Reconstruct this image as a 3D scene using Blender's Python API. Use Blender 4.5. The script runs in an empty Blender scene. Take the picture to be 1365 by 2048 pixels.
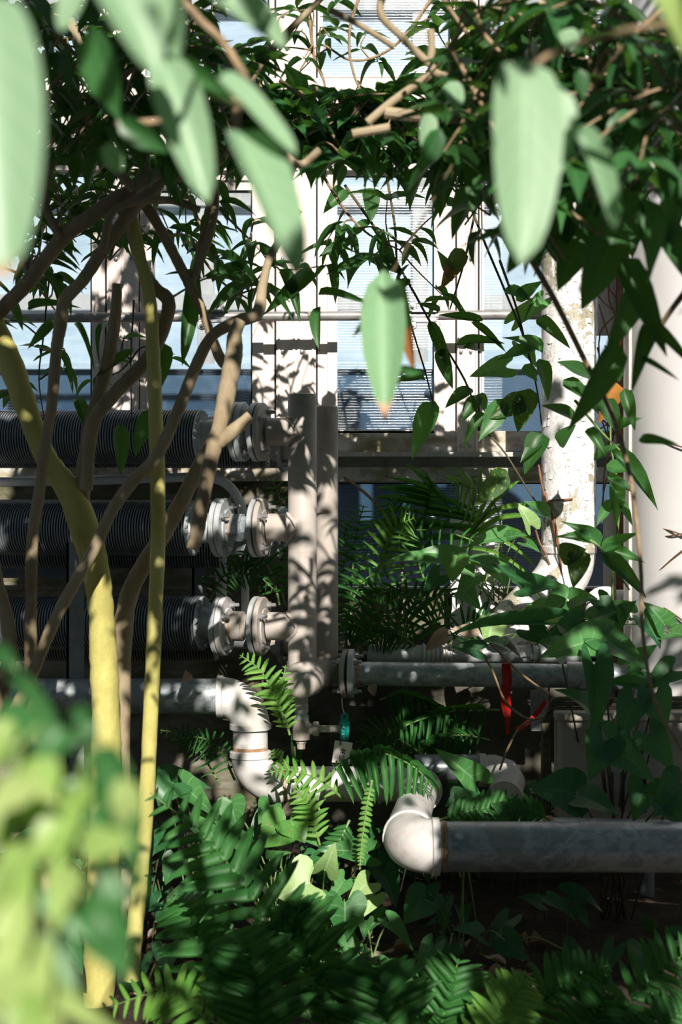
import bpy, math, random
from mathutils import Vector, Matrix, Quaternion
from math import sin, cos, tan, pi, radians

# ------------------------------------------------------------------ camera, sky, sun, exposure
scene = bpy.context.scene
COL = scene.collection
H = 1.55                                   # eye height above the soil
F = 2048 / 36.0 * 50.0                     # focal length in pixels of the 1365 x 2048 frame
cam_data = bpy.data.cameras.new('camera')
cam_data.sensor_fit = 'VERTICAL'
cam_data.sensor_height = 36.0
cam_data.lens = 50.0
cam_data.clip_start = 0.05
cam_data.dof.use_dof = True
cam_data.dof.focus_distance = 5.65
cam_data.dof.aperture_fstop = 3.3
cam = bpy.data.objects.new('camera', cam_data)
cam.location = (0, 0, H)
cam.rotation_euler = (pi / 2, 0, 0)
COL.objects.link(cam)
scene.camera = cam

world = bpy.data.worlds.new('world')
scene.world = world
world.use_nodes = True
bg = world.node_tree.nodes['Background']
bg.inputs[0].default_value = (0.66, 0.82, 1.0, 1)
bg.inputs[1].default_value = 0.15

SUN_AZ, SUN_EL = radians(-8), radians(29)
SUN = Vector((-sin(SUN_AZ) * cos(SUN_EL), -cos(SUN_AZ) * cos(SUN_EL), sin(SUN_EL)))   # towards the sun
sd = bpy.data.lights.new('sun', 'SUN')
sd.energy = 7.4
sd.angle = radians(0.4)
sd.color = (1.0, 0.915, 0.83)
sun = bpy.data.objects.new('sun', sd)
sun.rotation_euler = SUN.to_track_quat('Z', 'Y').to_euler()
sun.location = (-2, -3, 8)
COL.objects.link(sun)

scene.view_settings.view_transform = 'Standard'
scene.view_settings.look = 'None'
scene.view_settings.exposure = 0.0
scene.view_settings.gamma = 1.0
scene.view_settings.use_curve_mapping = False


# ------------------------------------------------------------------ helpers
def W(px, py, d):
    return Vector(((px - 682.5) / F * d, d, H - (py - 1024) / F * d))


def S(npx, d):                              # a length of npx pixels at distance d, in metres
    return npx / F * d


class MB:
    def __init__(s):
        s.v, s.f, s.uv = [], [], None

    def add(s, vs, fs):
        b = len(s.v)
        s.v.extend([tuple(p) for p in vs])
        s.f.extend([tuple(i + b for i in q) for q in fs])

    def box(s, a, b):
        x0, y0, z0 = a
        x1, y1, z1 = b
        s.add([(x0, y0, z0), (x1, y0, z0), (x1, y1, z0), (x0, y1, z0), (x0, y0, z1), (x1, y0, z1), (x1, y1, z1), (x0, y1, z1)],
              [(0, 3, 2, 1), (4, 5, 6, 7), (0, 1, 5, 4), (1, 2, 6, 5), (2, 3, 7, 6), (3, 0, 4, 7)])
        return s

    def slab(s, px0, py0, px1, py1, d0, d1):  # a box whose near face fills these pixels at distance d0
        a, b = W(px0, py1, d0), W(px1, py0, d0)
        return s.box((a.x, d0, a.z), (b.x, d1, b.z))

    def tube(s, pts, rads, seg=10, caps=True, wob=0.0, rnd=None):
        n = len(pts)
        if not isinstance(rads, (list, tuple)):
            rads = [rads] * n
        pts = [Vector(p) for p in pts]
        t = (pts[1] - pts[0]).normalized()
        up = Vector((0, 0, 1)) if abs(t.z) < 0.9 else Vector((0, 1, 0))
        u = t.cross(up).normalized()
        vs = []
        for i in range(n):
            t2 = (pts[min(i + 1, n - 1)] - pts[max(i - 1, 0)])
            t2 = t2.normalized() if t2.length > 1e-9 else t
            q = t.rotation_difference(t2)
            u = (q @ u).normalized()
            t = t2
            w = t.cross(u)
            for k in range(seg):
                a = 2 * pi * k / seg
                r = rads[i] * (1 + (rnd.uniform(-wob, wob) if rnd else 0))
                vs.append(pts[i] + (u * cos(a) + w * sin(a)) * r)
        fs = []
        for i in range(n - 1):
            for k in range(seg):
                k2 = (k + 1) % seg
                fs.append((i * seg + k, i * seg + k2, (i + 1) * seg + k2, (i + 1) * seg + k))
        if caps:
            fs.append(tuple(range(seg - 1, -1, -1)))
            fs.append(tuple((n - 1) * seg + k for k in range(seg)))
        s.add(vs, fs)
        return s

    def lathe(s, A, axis, prof, seg=32):    # prof: (along the axis, radius)
        A, ax = Vector(A), Vector(axis).normalized()
        up = Vector((0, 0, 1)) if abs(ax.z) < 0.9 else Vector((0, 1, 0))
        u = ax.cross(up).normalized()
        w = ax.cross(u)
        vs = []
        for (h, r) in prof:
            for k in range(seg):
                a = 2 * pi * (k + .5) / seg
                vs.append(A + ax * h + (u * cos(a) + w * sin(a)) * max(r, 1e-5))
        fs = []
        for i in range(len(prof) - 1):
            for k in range(seg):
                k2 = (k + 1) % seg
                fs.append((i * seg + k, i * seg + k2, (i + 1) * seg + k2, (i + 1) * seg + k))
        if prof[0][1] > 1e-4:
            fs.append(tuple(range(seg - 1, -1, -1)))
        if prof[-1][1] > 1e-4:
            fs.append(tuple((len(prof) - 1) * seg + k for k in range(seg)))
        s.add(vs, fs)
        return s

    def mesh(s, name, mat, smooth=True, angle=35):
        me = bpy.data.meshes.new(name)
        me.from_pydata(s.v, [], s.f)
        if smooth:
            me.polygons.foreach_set('use_smooth', [True] * len(me.polygons))
            me.set_sharp_from_angle(angle=radians(angle))
        if s.uv:
            lay = me.uv_layers.new(name='UVMap')
            for lp in me.loops:
                lay.data[lp.index].uv = s.uv[lp.vertex_index]
        if mat:
            me.materials.append(mat)
        me.update()
        return me


def smooth_path(pts, n=6):
    pts = [Vector(p) for p in pts]
    if len(pts) < 3:
        return [pts[0].lerp(pts[-1], i / n) for i in range(n + 1)]
    P = [pts[0] * 2 - pts[1]] + pts + [pts[-1] * 2 - pts[-2]]
    out = []
    for i in range(1, len(P) - 2):
        a, b, c, e = P[i - 1], P[i], P[i + 1], P[i + 2]
        for k in range(n):
            t = k / n
            out.append(0.5 * ((2 * b) + (c - a) * t + (2 * a - 5 * b + 4 * c - e) * t * t + (3 * b - a - 3 * c + e) * t ** 3))
    out.append(pts[-1])
    return out


def lerp_list(vals, n):
    m = len(vals) - 1
    out = []
    for i in range(n):
        x = i / (n - 1) * m
        k = min(int(x), m - 1)
        out.append(vals[k] + (vals[k + 1] - vals[k]) * (x - k))
    return out


def tag(o, label=None, cat=None, group=None, kind=None):
    if label:
        o['label'] = label
    if cat:
        o['category'] = cat
    if group:
        o['group'] = group
    if kind:
        o['kind'] = kind
    return o


ORG = {}


def thing(name, loc, label, cat, group=None):
    o = bpy.data.objects.new(name, None)
    o.empty_display_size = 0.05
    COL.objects.link(o)
    o.location = loc
    ORG[o] = Vector(loc)
    return tag(o, label, cat, group)


def part(name, me, parent, M=None, label=None, kind=None):
    o = bpy.data.objects.new(name, me)
    COL.objects.link(o)
    o.parent = parent
    M = M if M is not None else Matrix.Identity(4)
    o.matrix_basis = Matrix.Translation(-ORG.get(parent, Vector((0, 0, 0)))) @ M
    if parent not in ORG and parent.type == 'MESH' and parent.parent is None:
        o.matrix_basis = Matrix.Translation(-parent.location) @ M
    if label:
        o['label'] = label
    if kind:
        o['kind'] = kind
    return o


def solo(name, me, label=None, cat=None, group=None, kind=None):   # a thing that is one mesh (built in world coordinates)
    xs = [v.co for v in me.vertices]
    c = Vector((sum(p.x for p in xs) / len(xs), sum(p.y for p in xs) / len(xs), min(p.z for p in xs)))
    me.transform(Matrix.Translation(-c))
    o = bpy.data.objects.new(name, me)
    o.location = c
    COL.objects.link(o)
    return tag(o, label, cat, group, kind)


# ------------------------------------------------------------------ materials
def new_mat(name):
    m = bpy.data.materials.new(name)
    m.use_nodes = True
    nt = m.node_tree
    for n in list(nt.nodes):
        nt.nodes.remove(n)
    out = nt.nodes.new('ShaderNodeOutputMaterial')
    return m, nt, out


def ramp(nt, stops, src):
    r = nt.nodes.new('ShaderNodeValToRGB')
    els = r.color_ramp.elements
    while len(els) < len(stops):
        els.new(0.5)
    for e, (p, c) in zip(els, stops):
        e.position = p
        e.color = (*c, 1) if len(c) == 3 else c
    nt.links.new(src, r.inputs[0])
    return r


def noise(nt, vec, scale, detail=6, rough=.6, dist=0):
    n = nt.nodes.new('ShaderNodeTexNoise')
    n.inputs['Scale'].default_value = scale
    n.inputs['Detail'].default_value = detail
    n.inputs['Roughness'].default_value = rough
    n.inputs['Distortion'].default_value = dist
    if vec is not None:
        nt.links.new(vec, n.inputs['Vector'])
    return n


def geo_pos(nt, sc=(1, 1, 1)):
    g = nt.nodes.new('ShaderNodeNewGeometry')
    mp = nt.nodes.new('ShaderNodeMapping')
    mp.inputs['Scale'].default_value = sc
    nt.links.new(g.outputs['Position'], mp.inputs[0])
    return mp.outputs[0]


def mottle(name, stops, scale=6, rough=.55, metal=0.0, bump=.1, bscale=60, stretch=(1, 1, 1), detail=8, spec=.4, speck=None):
    m, nt, out = new_mat(name)
    b = nt.nodes.new('ShaderNodeBsdfPrincipled')
    v = geo_pos(nt, stretch)
    n = noise(nt, v, scale, detail, .65, .3)
    r = ramp(nt, stops, n.outputs['Fac'])
    colour = r.outputs[0]
    if speck:                                # fine dark speckles of dirt
        n3 = noise(nt, geo_pos(nt), speck[0], 4, .8)
        r3 = ramp(nt, [(speck[1], (1, 1, 1)), (speck[1] + .06, speck[2])], n3.outputs['Fac'])
        mx = nt.nodes.new('ShaderNodeMixRGB')
        mx.blend_type = 'MULTIPLY'
        mx.inputs[0].default_value = 1
        nt.links.new(colour, mx.inputs[1])
        nt.links.new(r3.outputs[0], mx.inputs[2])
        colour = mx.outputs[0]
    nt.links.new(colour, b.inputs['Base Color'])
    b.inputs['Roughness'].default_value = rough
    b.inputs['Metallic'].default_value = metal
    b.inputs['Specular IOR Level'].default_value = spec
    if bump:
        n2 = noise(nt, geo_pos(nt), bscale, 5, .6)
        bp = nt.nodes.new('ShaderNodeBump')
        bp.inputs['Strength'].default_value = bump
        bp.inputs['Distance'].default_value = .004
        nt.links.new(n2.outputs['Fac'], bp.inputs['Height'])
        nt.links.new(bp.outputs[0], b.inputs['Normal'])
    nt.links.new(b.outputs[0], out.inputs[0])
    return m


def math_node(nt, op, a, b=None, c=None):
    n = nt.nodes.new('ShaderNodeMath')
    n.operation = op
    for i, x in enumerate((a, b, c)):
        if x is None:
            continue
        if isinstance(x, (int, float)):
            n.inputs[i].default_value = x
        else:
            nt.links.new(x, n.inputs[i])
    return n.outputs[0]


def leaf_mat(name, ca, cb, vein, trans, vein_amt=.5, nveins=7, tmix=.35, rough=.38, spec=.5, tip=None, spots=None):
    if 'mint' not in name and 'dead' not in name:
        ca, cb, trans = [(c_[0] * 1.05, c_[1], c_[2] * .74) for c_ in (ca, cb, trans)]
    m, nt, out = new_mat(name)
    L = nt.links
    uv = nt.nodes.new('ShaderNodeUVMap')
    sep = nt.nodes.new('ShaderNodeSeparateXYZ')
    L.new(uv.outputs[0], sep.inputs[0])
    av = math_node(nt, 'ABSOLUTE', math_node(nt, 'SUBTRACT', sep.outputs[0], .5))
    av = math_node(nt, 'MULTIPLY', av, 2.0)
    info = nt.nodes.new('ShaderNodeObjectInfo')
    mix = nt.nodes.new('ShaderNodeMixRGB')
    L.new(info.outputs['Random'], mix.inputs[0])
    mix.inputs[1].default_value = (*ca, 1)
    mix.inputs[2].default_value = (*cb, 1)
    # midrib and side veins
    mid = math_node(nt, 'LESS_THAN', av, .055)
    w = math_node(nt, 'SUBTRACT', sep.outputs[1], math_node(nt, 'MULTIPLY', av, .28))
    w = math_node(nt, 'FRACT', math_node(nt, 'MULTIPLY', w, float(nveins)))
    side = math_node(nt, 'LESS_THAN', w, .1)
    vm = math_node(nt, 'MAXIMUM', mid, math_node(nt, 'MULTIPLY', side, .6))
    vm = math_node(nt, 'MULTIPLY', vm, vein_amt)
    mv = nt.nodes.new('ShaderNodeMixRGB')
    L.new(vm, mv.inputs[0])
    L.new(mix.outputs[0], mv.inputs[1])
    mv.inputs[2].default_value = (*vein, 1)
    colour = mv.outputs[0]
    if tip:                                  # a dry tip
        tr = ramp(nt, [(tip[0], (0, 0, 0)), (tip[0] + .05, (1, 1, 1))], sep.outputs[1])
        mt = nt.nodes.new('ShaderNodeMixRGB')
        L.new(tr.outputs[0], mt.inputs[0])
        L.new(colour, mt.inputs[1])
        mt.inputs[2].default_value = (*tip[1], 1)
        colour = mt.outputs[0]
    if spots:
        tc = nt.nodes.new('ShaderNodeTexCoord')
        ns = noise(nt, tc.outputs['UV'], spots[0], 3, .5)
        sr = ramp(nt, [(spots[1], (0, 0, 0)), (spots[1] + .08, (1, 1, 1))], ns.outputs['Fac'])
        mt = nt.nodes.new('ShaderNodeMixRGB')
        L.new(sr.outputs[0], mt.inputs[0])
        L.new(colour, mt.inputs[1])
        mt.inputs[2].default_value = (*spots[2], 1)
        colour = mt.outputs[0]
    b = nt.nodes.new('ShaderNodeBsdfPrincipled')
    L.new(colour, b.inputs['Base Color'])
    b.inputs['Roughness'].default_value = rough
    b.inputs['Specular IOR Level'].default_value = spec
    t = nt.nodes.new('ShaderNodeBsdfTranslucent')
    t.inputs[0].default_value = (*trans, 1)
    bp = nt.nodes.new('ShaderNodeBump')
    bp.inputs['Strength'].default_value = .35
    bp.inputs['Distance'].default_value = .003
    L.new(vm, bp.inputs['Height'])
    L.new(bp.outputs[0], b.inputs['Normal'])
    ms = nt.nodes.new('ShaderNodeMixShader')
    ms.inputs[0].default_value = tmix
    L.new(b.outputs[0], ms.inputs[1])
    L.new(t.outputs[0], ms.inputs[2])
    L.new(ms.outputs[0], out.inputs[0])
    return m


M = {}
M['frame'] = mottle('weathered_aluminium', [(.3, (.62, .55, .50)), (.6, (.78, .71, .66)), (.8, (.70, .64, .60))], 3, .5, .0, .06, 120, (6, 6, .6), speck=(260, .60, (.42, .38, .34)))
M['frame_grey'] = mottle('grey_aluminium', [(.3, (.40, .38, .36)), (.6, (.58, .55, .52)), (.85, (.48, .46, .43))], 5, .55, .0, .08, 150, (5, 5, .8), speck=(220, .58, (.35, .32, .28)))
M['gap'] = mottle('black_gasket', [(.3, (.012, .011, .010)), (.7, (.03, .028, .025))], 20, .8)
M['sill'] = mottle('mossy_peeling_sill', [(.30, (.20, .19, .09)), (.42, (.36, .33, .22)), (.50, (.52, .48, .42)), (.60, (.74, .71, .66)), (.8, (.50, .47, .40))], 5, .8, 0, .35, 80, (1, 1, 2.2), speck=(120, .60, (.45, .40, .30)))
M['concrete'] = mottle('dirty_concrete', [(.3, (.045, .045, .032)), (.5, (.09, .085, .065)), (.7, (.15, .14, .115))], 4, .9, 0, .4, 40)
M['base_wall'] = mottle('mossy_base_wall', [(.3, (.05, .055, .02)), (.48, (.12, .115, .07)), (.6, (.20, .185, .155)), (.8, (.26, .24, .215))], 4, .9, 0, .4, 40, (1, 1, 3))
M['soil'] = mottle('dark_soil', [(.3, (.012, .009, .006)), (.55, (.045, .032, .022)), (.75, (.09, .065, .045))], 9, .95, 0, .9, 50)
M['pipe'] = mottle('grey_brown_painted_steel', [(.28, (.27, .235, .20)), (.5, (.42, .385, .345)), (.68, (.50, .46, .42)), (.85, (.36, .29, .22))], 5, .5, .0, .12, 90, (1, 1, .7), speck=(150, .63, (.55, .5, .45)))
M['pipe_white'] = mottle('chalky_white_pipe', [(.28, (.40, .36, .31)), (.45, (.55, .54, .52)), (.62, (.64, .64, .63)), (.85, (.46, .44, .41))], 6, .45, 0, .08, 60, speck=(90, .66, (.7, .6, .5)))
M['galv'] = mottle('galvanised_pipe', [(.28, (.13, .16, .18)), (.42, (.25, .295, .32)), (.50, (.40, .44, .455)), (.58, (.24, .275, .295)), (.72, (.34, .33, .30)), (.85, (.27, .22, .17))], 9, .36, .3, .06, 80, (1, 1, 1.4))
M['galv_light'] = mottle('light_galvanised_flange', [(.3, (.34, .37, .38)), (.55, (.50, .54, .55)), (.8, (.42, .42, .40))], 12, .45, .2, .1, 120)
M['steel'] = mottle('dull_bolt_steel', [(.3, (.28, .29, .30)), (.7, (.52, .53, .54))], 30, .35, .6, .05, 200)
M['fin'] = mottle('dark_fin_steel', [(.3, (.16, .18, .20)), (.7, (.30, .33, .36))], 14, .42, .3, .04, 150)
M['fin_core'] = mottle('fin_core_steel', [(.3, (.03, .033, .038)), (.7, (.06, .065, .07))], 14, .6, .3)
M['rail'] = mottle('grey_rail', [(.3, (.20, .19, .185)), (.6, (.34, .33, .32)), (.8, (.26, .23, .21))], 10, .45, .3, .1, 150, speck=(150, .64, (.4, .3, .25)))
M['rust'] = mottle('orange_rust', [(.3, (.20, .09, .04)), (.5, (.36, .21, .11)), (.62, (.45, .38, .31)), (.8, (.50, .44, .37))], 30, .9, 0, .3, 90)
M['tank'] = mottle('white_tank_paint', [(.3, (.74, .74, .75)), (.7, (.82, .81, .81))], 3, .4, 0, .03, 40)
M['post'] = mottle('grey_steel_post', [(.3, (.15, .17, .18)), (.7, (.27, .29, .30))], 8, .55, .2, .06, 90)
M['box'] = mottle('beige_plastic_box', [(.3, (.24, .22, .18)), (.6, (.36, .33, .28)), (.8, (.30, .26, .21))], 6, .6, 0, .1, 60)
M['bark'] = mottle('tan_bark', [(.3, (.17, .125, .075)), (.5, (.31, .25, .155)), (.7, (.43, .36, .24))], 7, .8, 0, .5, 45, (1, 1, .35))
M['bark_green'] = mottle('yellow_green_bark', [(.28, (.30, .27, .07)), (.5, (.50, .47, .15)), (.72, (.60, .57, .25))], 6, .75, 0, .45, 40, (1, 1, .4), speck=(60, .66, (.6, .55, .4)))
M['twig'] = mottle('twig_bark', [(.3, (.16, .11, .06)), (.6, (.34, .25, .15)), (.8, (.50, .38, .25))], 30, .8, 0, .2, 90)
M['stem_green'] = mottle('green_stem', [(.3, (.10, .19, .05)), (.7, (.22, .34, .11))], 20, .6)
M['stem_dark'] = mottle('dark_vine_stem', [(.3, (.04, .035, .02)), (.7, (.13, .11, .06))], 20, .7)
M['vine_red'] = mottle('dry_red_vine', [(.3, (.12, .05, .03)), (.7, (.30, .15, .08))], 30, .8)
M['teal'] = mottle('teal_plastic', [(.3, (.005, .20, .17)), (.7, (.01, .36, .30))], 20, .3, 0, 0)
M['tagw'] = mottle('white_tag_plastic', [(.3, (.70, .66, .60)), (.7, (.80, .77, .72))], 20, .5, 0, 0)
M['ink'] = mottle('black_ink', [(.3, (.01, .01, .012)), (.7, (.02, .02, .025))], 20, .6, 0, 0)
M['ribbon'] = mottle('red_ribbon', [(.3, (.30, .006, .005)), (.7, (.45, .015, .010))], 8, .4, 0, .05)
M['dead'] = leaf_mat('dead_leaf', (.30, .20, .13), (.52, .43, .34), (.5, .36, .22), (.34, .16, .06), .4, 7, .25, .8, .2)
M['dead_orange'] = leaf_mat('withered_orange_leaf', (.34, .15, .04), (.46, .24, .08), (.5, .3, .1), (.5, .2, .04), .4, 7, .3, .7, .2)
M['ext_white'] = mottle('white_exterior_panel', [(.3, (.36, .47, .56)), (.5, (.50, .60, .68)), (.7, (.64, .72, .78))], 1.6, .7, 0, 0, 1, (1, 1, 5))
M['ext_blue'] = mottle('blue_grey_exterior_panel', [(.3, (.042, .088, .145)), (.7, (.065, .122, .185))], 2.5, .7, 0, 0)

M['leaf_dark'] = leaf_mat('leaf_dark_green', (.018, .075, .026), (.040, .135, .045), (.11, .22, .09), (.10, .28, .04), .35, 7, .30, .42, .4)
M['leaf_vine'] = leaf_mat('leaf_vine_green', (.025, .105, .045), (.055, .20, .075), (.14, .30, .13), (.13, .36, .06), .4, 6, .34, .40, .45)
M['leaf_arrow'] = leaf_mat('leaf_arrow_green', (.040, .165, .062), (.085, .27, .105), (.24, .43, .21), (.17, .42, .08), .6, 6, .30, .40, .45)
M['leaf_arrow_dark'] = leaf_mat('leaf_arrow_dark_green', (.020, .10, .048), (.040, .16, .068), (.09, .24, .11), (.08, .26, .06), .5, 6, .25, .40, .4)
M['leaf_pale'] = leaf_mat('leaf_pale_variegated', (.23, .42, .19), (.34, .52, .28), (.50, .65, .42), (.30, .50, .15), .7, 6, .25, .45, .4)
M['leaf_lime'] = leaf_mat('leaf_lime_green', (.28, .48, .16), (.50, .66, .34), (.5, .62, .3), (.40, .66, .10), .35, 6, .42, .40, .45)
M['leaf_mint'] = leaf_mat('leaf_mint_green', (.21, .38, .21), (.31, .48, .30), (.40, .60, .38), (.24, .55, .12), .7, 7, .26, .42, .5)
M['leaf_mint_tip'] = leaf_mat('leaf_mint_dry_tip', (.22, .42, .22), (.26, .46, .25), (.36, .55, .32), (.24, .48, .14), .4, 7, .25, .5, .4, tip=(.86, (.62, .40, .28)))
M['leaf_brown_tip'] = leaf_mat('leaf_half_withered', (.03, .09, .02), (.035, .10, .025), (.1, .15, .05), (.12, .2, .03), .3, 7, .25, .5, .3, tip=(.50, (.30, .12, .035)))
M['leaf_speck'] = leaf_mat('leaf_speckled', (.022, .085, .022), (.03, .10, .025), (.09, .18, .06), (.10, .22, .03), .3, 7, .3, .45, .4, spots=(9, .58, (.36, .38, .10)))
M['leaf_scorch'] = leaf_mat('leaf_scorched', (.09, .27, .07), (.10, .29, .08), (.25, .45, .18), (.2, .45, .08), .5, 6, .3, .4, .4, spots=(3.2, .64, (.22, .12, .07)))
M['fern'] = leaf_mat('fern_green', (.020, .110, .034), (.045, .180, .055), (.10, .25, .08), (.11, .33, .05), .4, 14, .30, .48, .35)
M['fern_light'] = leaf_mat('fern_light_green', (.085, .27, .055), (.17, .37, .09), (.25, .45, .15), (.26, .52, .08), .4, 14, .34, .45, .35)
M['canopy'] = leaf_mat('canopy_green', (.03, .12, .03), (.05, .16, .04), (.1, .2, .08), (.10, .28, .03), .2, 6, .15, .5, .3)


def glass_mat():
    m, nt, out = new_mat('dusty_ribbed_glass')
    L = nt.links
    tr = nt.nodes.new('ShaderNodeBsdfTransparent')
    tr.inputs[0].default_value = (.84, .90, .94, 1)
    v = geo_pos(nt)
    sp = nt.nodes.new('ShaderNodeSeparateXYZ')
    L.new(v, sp.inputs[0])
    rib = math_node(nt, 'FRACT', math_node(nt, 'MULTIPLY', sp.outputs[2], 78.0))
    n = noise(nt, geo_pos(nt), 5, 6, .7, .4)
    n2 = noise(nt, geo_pos(nt), 110, 3, .7)
    r = ramp(nt, [(.35, (.02, .02, .02)), (.6, (.045, .045, .045)), (.8, (.09, .09, .09))], n.outputs['Fac'])
    r2 = ramp(nt, [(.45, (.75, .75, .75)), (.75, (1.7, 1.7, 1.7))], n2.outputs['Fac'])
    dust = math_node(nt, 'MULTIPLY', r.outputs[0], r2.outputs[0])
    dust = math_node(nt, 'MULTIPLY', dust, math_node(nt, 'ADD', math_node(nt, 'MULTIPLY', math_node(nt, 'LESS_THAN', rib, .3), .55), .8))
    df = nt.nodes.new('ShaderNodeBsdfDiffuse')
    df.inputs[0].default_value = (.42, .54, .64, 1)
    gl = nt.nodes.new('ShaderNodeBsdfGlossy')
    gl.inputs['Roughness'].default_value = .12
    wv = nt.nodes.new('ShaderNodeBump')
    wv.inputs['Strength'].default_value = .5
    wv.inputs['Distance'].default_value = .004
    L.new(math_node(nt, 'SINE', math_node(nt, 'MULTIPLY', sp.outputs[2], 490.0)), wv.inputs['Height'])
    L.new(wv.outputs[0], gl.inputs['Normal'])
    m1 = nt.nodes.new('ShaderNodeMixShader')
    L.new(dust, m1.inputs[0])
    L.new(tr.outputs[0], m1.inputs[1])
    L.new(df.outputs[0], m1.inputs[2])
    m2 = nt.nodes.new('ShaderNodeMixShader')
    m2.inputs[0].default_value = .09
    L.new(m1.outputs[0], m2.inputs[1])
    L.new(gl.outputs[0], m2.inputs[2])
    L.new(m2.outputs[0], out.inputs[0])
    return m


M['glass'] = glass_mat()


def peeling_mat():
    m, nt, out = new_mat('peeling_paint')
    L = nt.links
    b = nt.nodes.new('ShaderNodeBsdfPrincipled')
    v = geo_pos(nt)
    n = noise(nt, v, 6.5, 9, .7, .6)
    edge = ramp(nt, [(.56, (0, 0, 0)), (.575, (1, 1, 1))], n.outputs['Fac'])
    n2 = noise(nt, geo_pos(nt), 16, 5, .6)
    under = ramp(nt, [(.3, (.26, .24, .17)), (.5, (.42, .39, .30)), (.7, (.36, .36, .25))], n2.outputs['Fac'])
    paint = ramp(nt, [(.3, (.68, .68, .68)), (.7, (.82, .81, .79))], n2.outputs['Fac'])
    mx = nt.nodes.new('ShaderNodeMixRGB')
    L.new(edge.outputs[0], mx.inputs[0])
    L.new(paint.outputs[0], mx.inputs[1])
    L.new(under.outputs[0], mx.inputs[2])
    vo = nt.nodes.new('ShaderNodeTexVoronoi')
    vo.feature = 'DISTANCE_TO_EDGE'
    vo.inputs['Scale'].default_value = 22
    wob = nt.nodes.new('ShaderNodeMixRGB')
    wob.inputs[0].default_value = .12
    L.new(v, wob.inputs[1])
    L.new(n2.outputs['Color'], wob.inputs[2])
    L.new(wob.outputs[0], vo.inputs['Vector'])
    cr = ramp(nt, [(.012, (.45, .42, .36)), (.03, (1, 1, 1))], vo.outputs['Distance'])
    mu = nt.nodes.new('ShaderNodeMixRGB')
    mu.blend_type = 'MULTIPLY'
    mu.inputs[0].default_value = .7
    L.new(mx.outputs[0], mu.inputs[1])
    L.new(cr.outputs[0], mu.inputs[2])
    L.new(mu.outputs[0], b.inputs['Base Color'])
    b.inputs['Roughness'].default_value = .6
    bp = nt.nodes.new('ShaderNodeBump')
    bp.invert = True
    bp.inputs['Strength'].default_value = .6
    bp.inputs['Distance'].default_value = .003
    L.new(edge.outputs[0], bp.inputs['Height'])
    L.new(bp.outputs[0], b.inputs['Normal'])
    L.new(b.outputs[0], out.inputs[0])
    return m


M['peel'] = peeling_mat()


# ------------------------------------------------------------------ leaf shapes (length 1 along +Y, width 1 along X, face +Z)
def leaf_mesh(name, mat, prof, fold=.25, droop=.25, nseg=7, wave=0.0, seed=0, rows=(-1, -.5, 0, .5, 1)):
    rnd = random.Random(seed)
    mb = MB()
    mb.uv = []
    for i in range(nseg + 1):
        t = i / nseg
        w = prof(t)
        for r in rows:
            x = r * w * .5
            z = fold * abs(r) * w * .5 * .6 - droop * t * t + wave * sin(t * 9 + r * 2.2 + seed) * abs(r) * .5
            mb.v.append((x, t - .04 * abs(r) * (1 - t), z))
            mb.uv.append((r * .5 + .5, t))
    k = len(rows)
    for i in range(nseg):
        for j in range(k - 1):
            mb.f.append((i * k + j, i * k + j + 1, (i + 1) * k + j + 1, (i + 1) * k + j))
    return mb.mesh(name, mat, True, 80)


def p_lance(t):
    return max(.02, (sin(pi * min(1, t ** .78)) ** .78)) if 0 < t < 1 else .02


def p_ovate(t):
    return max(.02, sin(pi * t ** .62) ** .75 * (1 - .12 * t)) if 0 < t < 1 else .02


def p_round(t):
    return max(.02, sin(pi * t ** .72) ** .5) if 0 < t < 1 else .02


def p_drip(t):                              # broad with a drawn-out tip
    return max(.015, sin(pi * min(1, t ** .7)) ** .8 * (1 - .55 * max(0, t - .6) / .4)) if 0 < t < 1 else .015


def p_pinna(t):
    return (1.0 - .25 * t) * (1 - t ** 6) * min(1, .6 + 4 * t) * (1 + .10 * (round(t * 8) % 2)) + .02


ARROW = [(0.0, 0.0), (.10, -.10), (.20, -.26), (.32, -.31), (.43, -.22), (.50, -.03), (.47, .17), (.37, .40), (.24, .64), (.11, .85), (0.0, 1.0)]
HEART = [(0.0, 0.0), (.10, -.10), (.24, -.17), (.38, -.14), (.48, -.01), (.50, .17), (.43, .40), (.31, .62), (.17, .81), (.07, .93), (0.0, 1.0)]


def arrow_mesh(name, mat, outl, fold=.3, droop=.25, seed=0):
    mb = MB()
    mb.uv = []
    n = len(outl)
    for sgn in (-1, 1):
        base = len(mb.v)
        for i, (x, y) in enumerate(outl):
            ay = max(0.0, min(1.0, (i / (n - 1)) ** 1.35))
            for k, q in enumerate((0, .5, 1)):
                px = x * q
                py = ay + (y - ay) * q
                z = fold * px * .7 - droop * max(0, py) ** 2 - (.12 * (max(0, -py)) if q == 1 else 0) + .035 * sin(6 * py + 3 * sgn + seed) * q
                mb.v.append((sgn * px, py, z))
                mb.uv.append((.5 + sgn * .5 * q, ay + .0 * q))
        for i in range(n - 1):
            for k in range(2):
                a = base + i * 3 + k
                q = (a, a + 1, a + 4, a + 3)
                mb.f.append(q if sgn > 0 else q[::-1])
    return mb.mesh(name, mat, True, 80)


LM = {}


def variants(key, mat, fn, **kw):
    LM[key] = []
    for s in range(3):
        LM[key].append(fn('leaf_' + key, M[mat], seed=s * 7 + 1, **{k: (v[s] if isinstance(v, tuple) and k != 'rows' else v) for k, v in kw.items() if k != 'prof' and k != 'outl'},
                          **{k: v for k, v in kw.items() if k in ('prof', 'outl')}))


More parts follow.
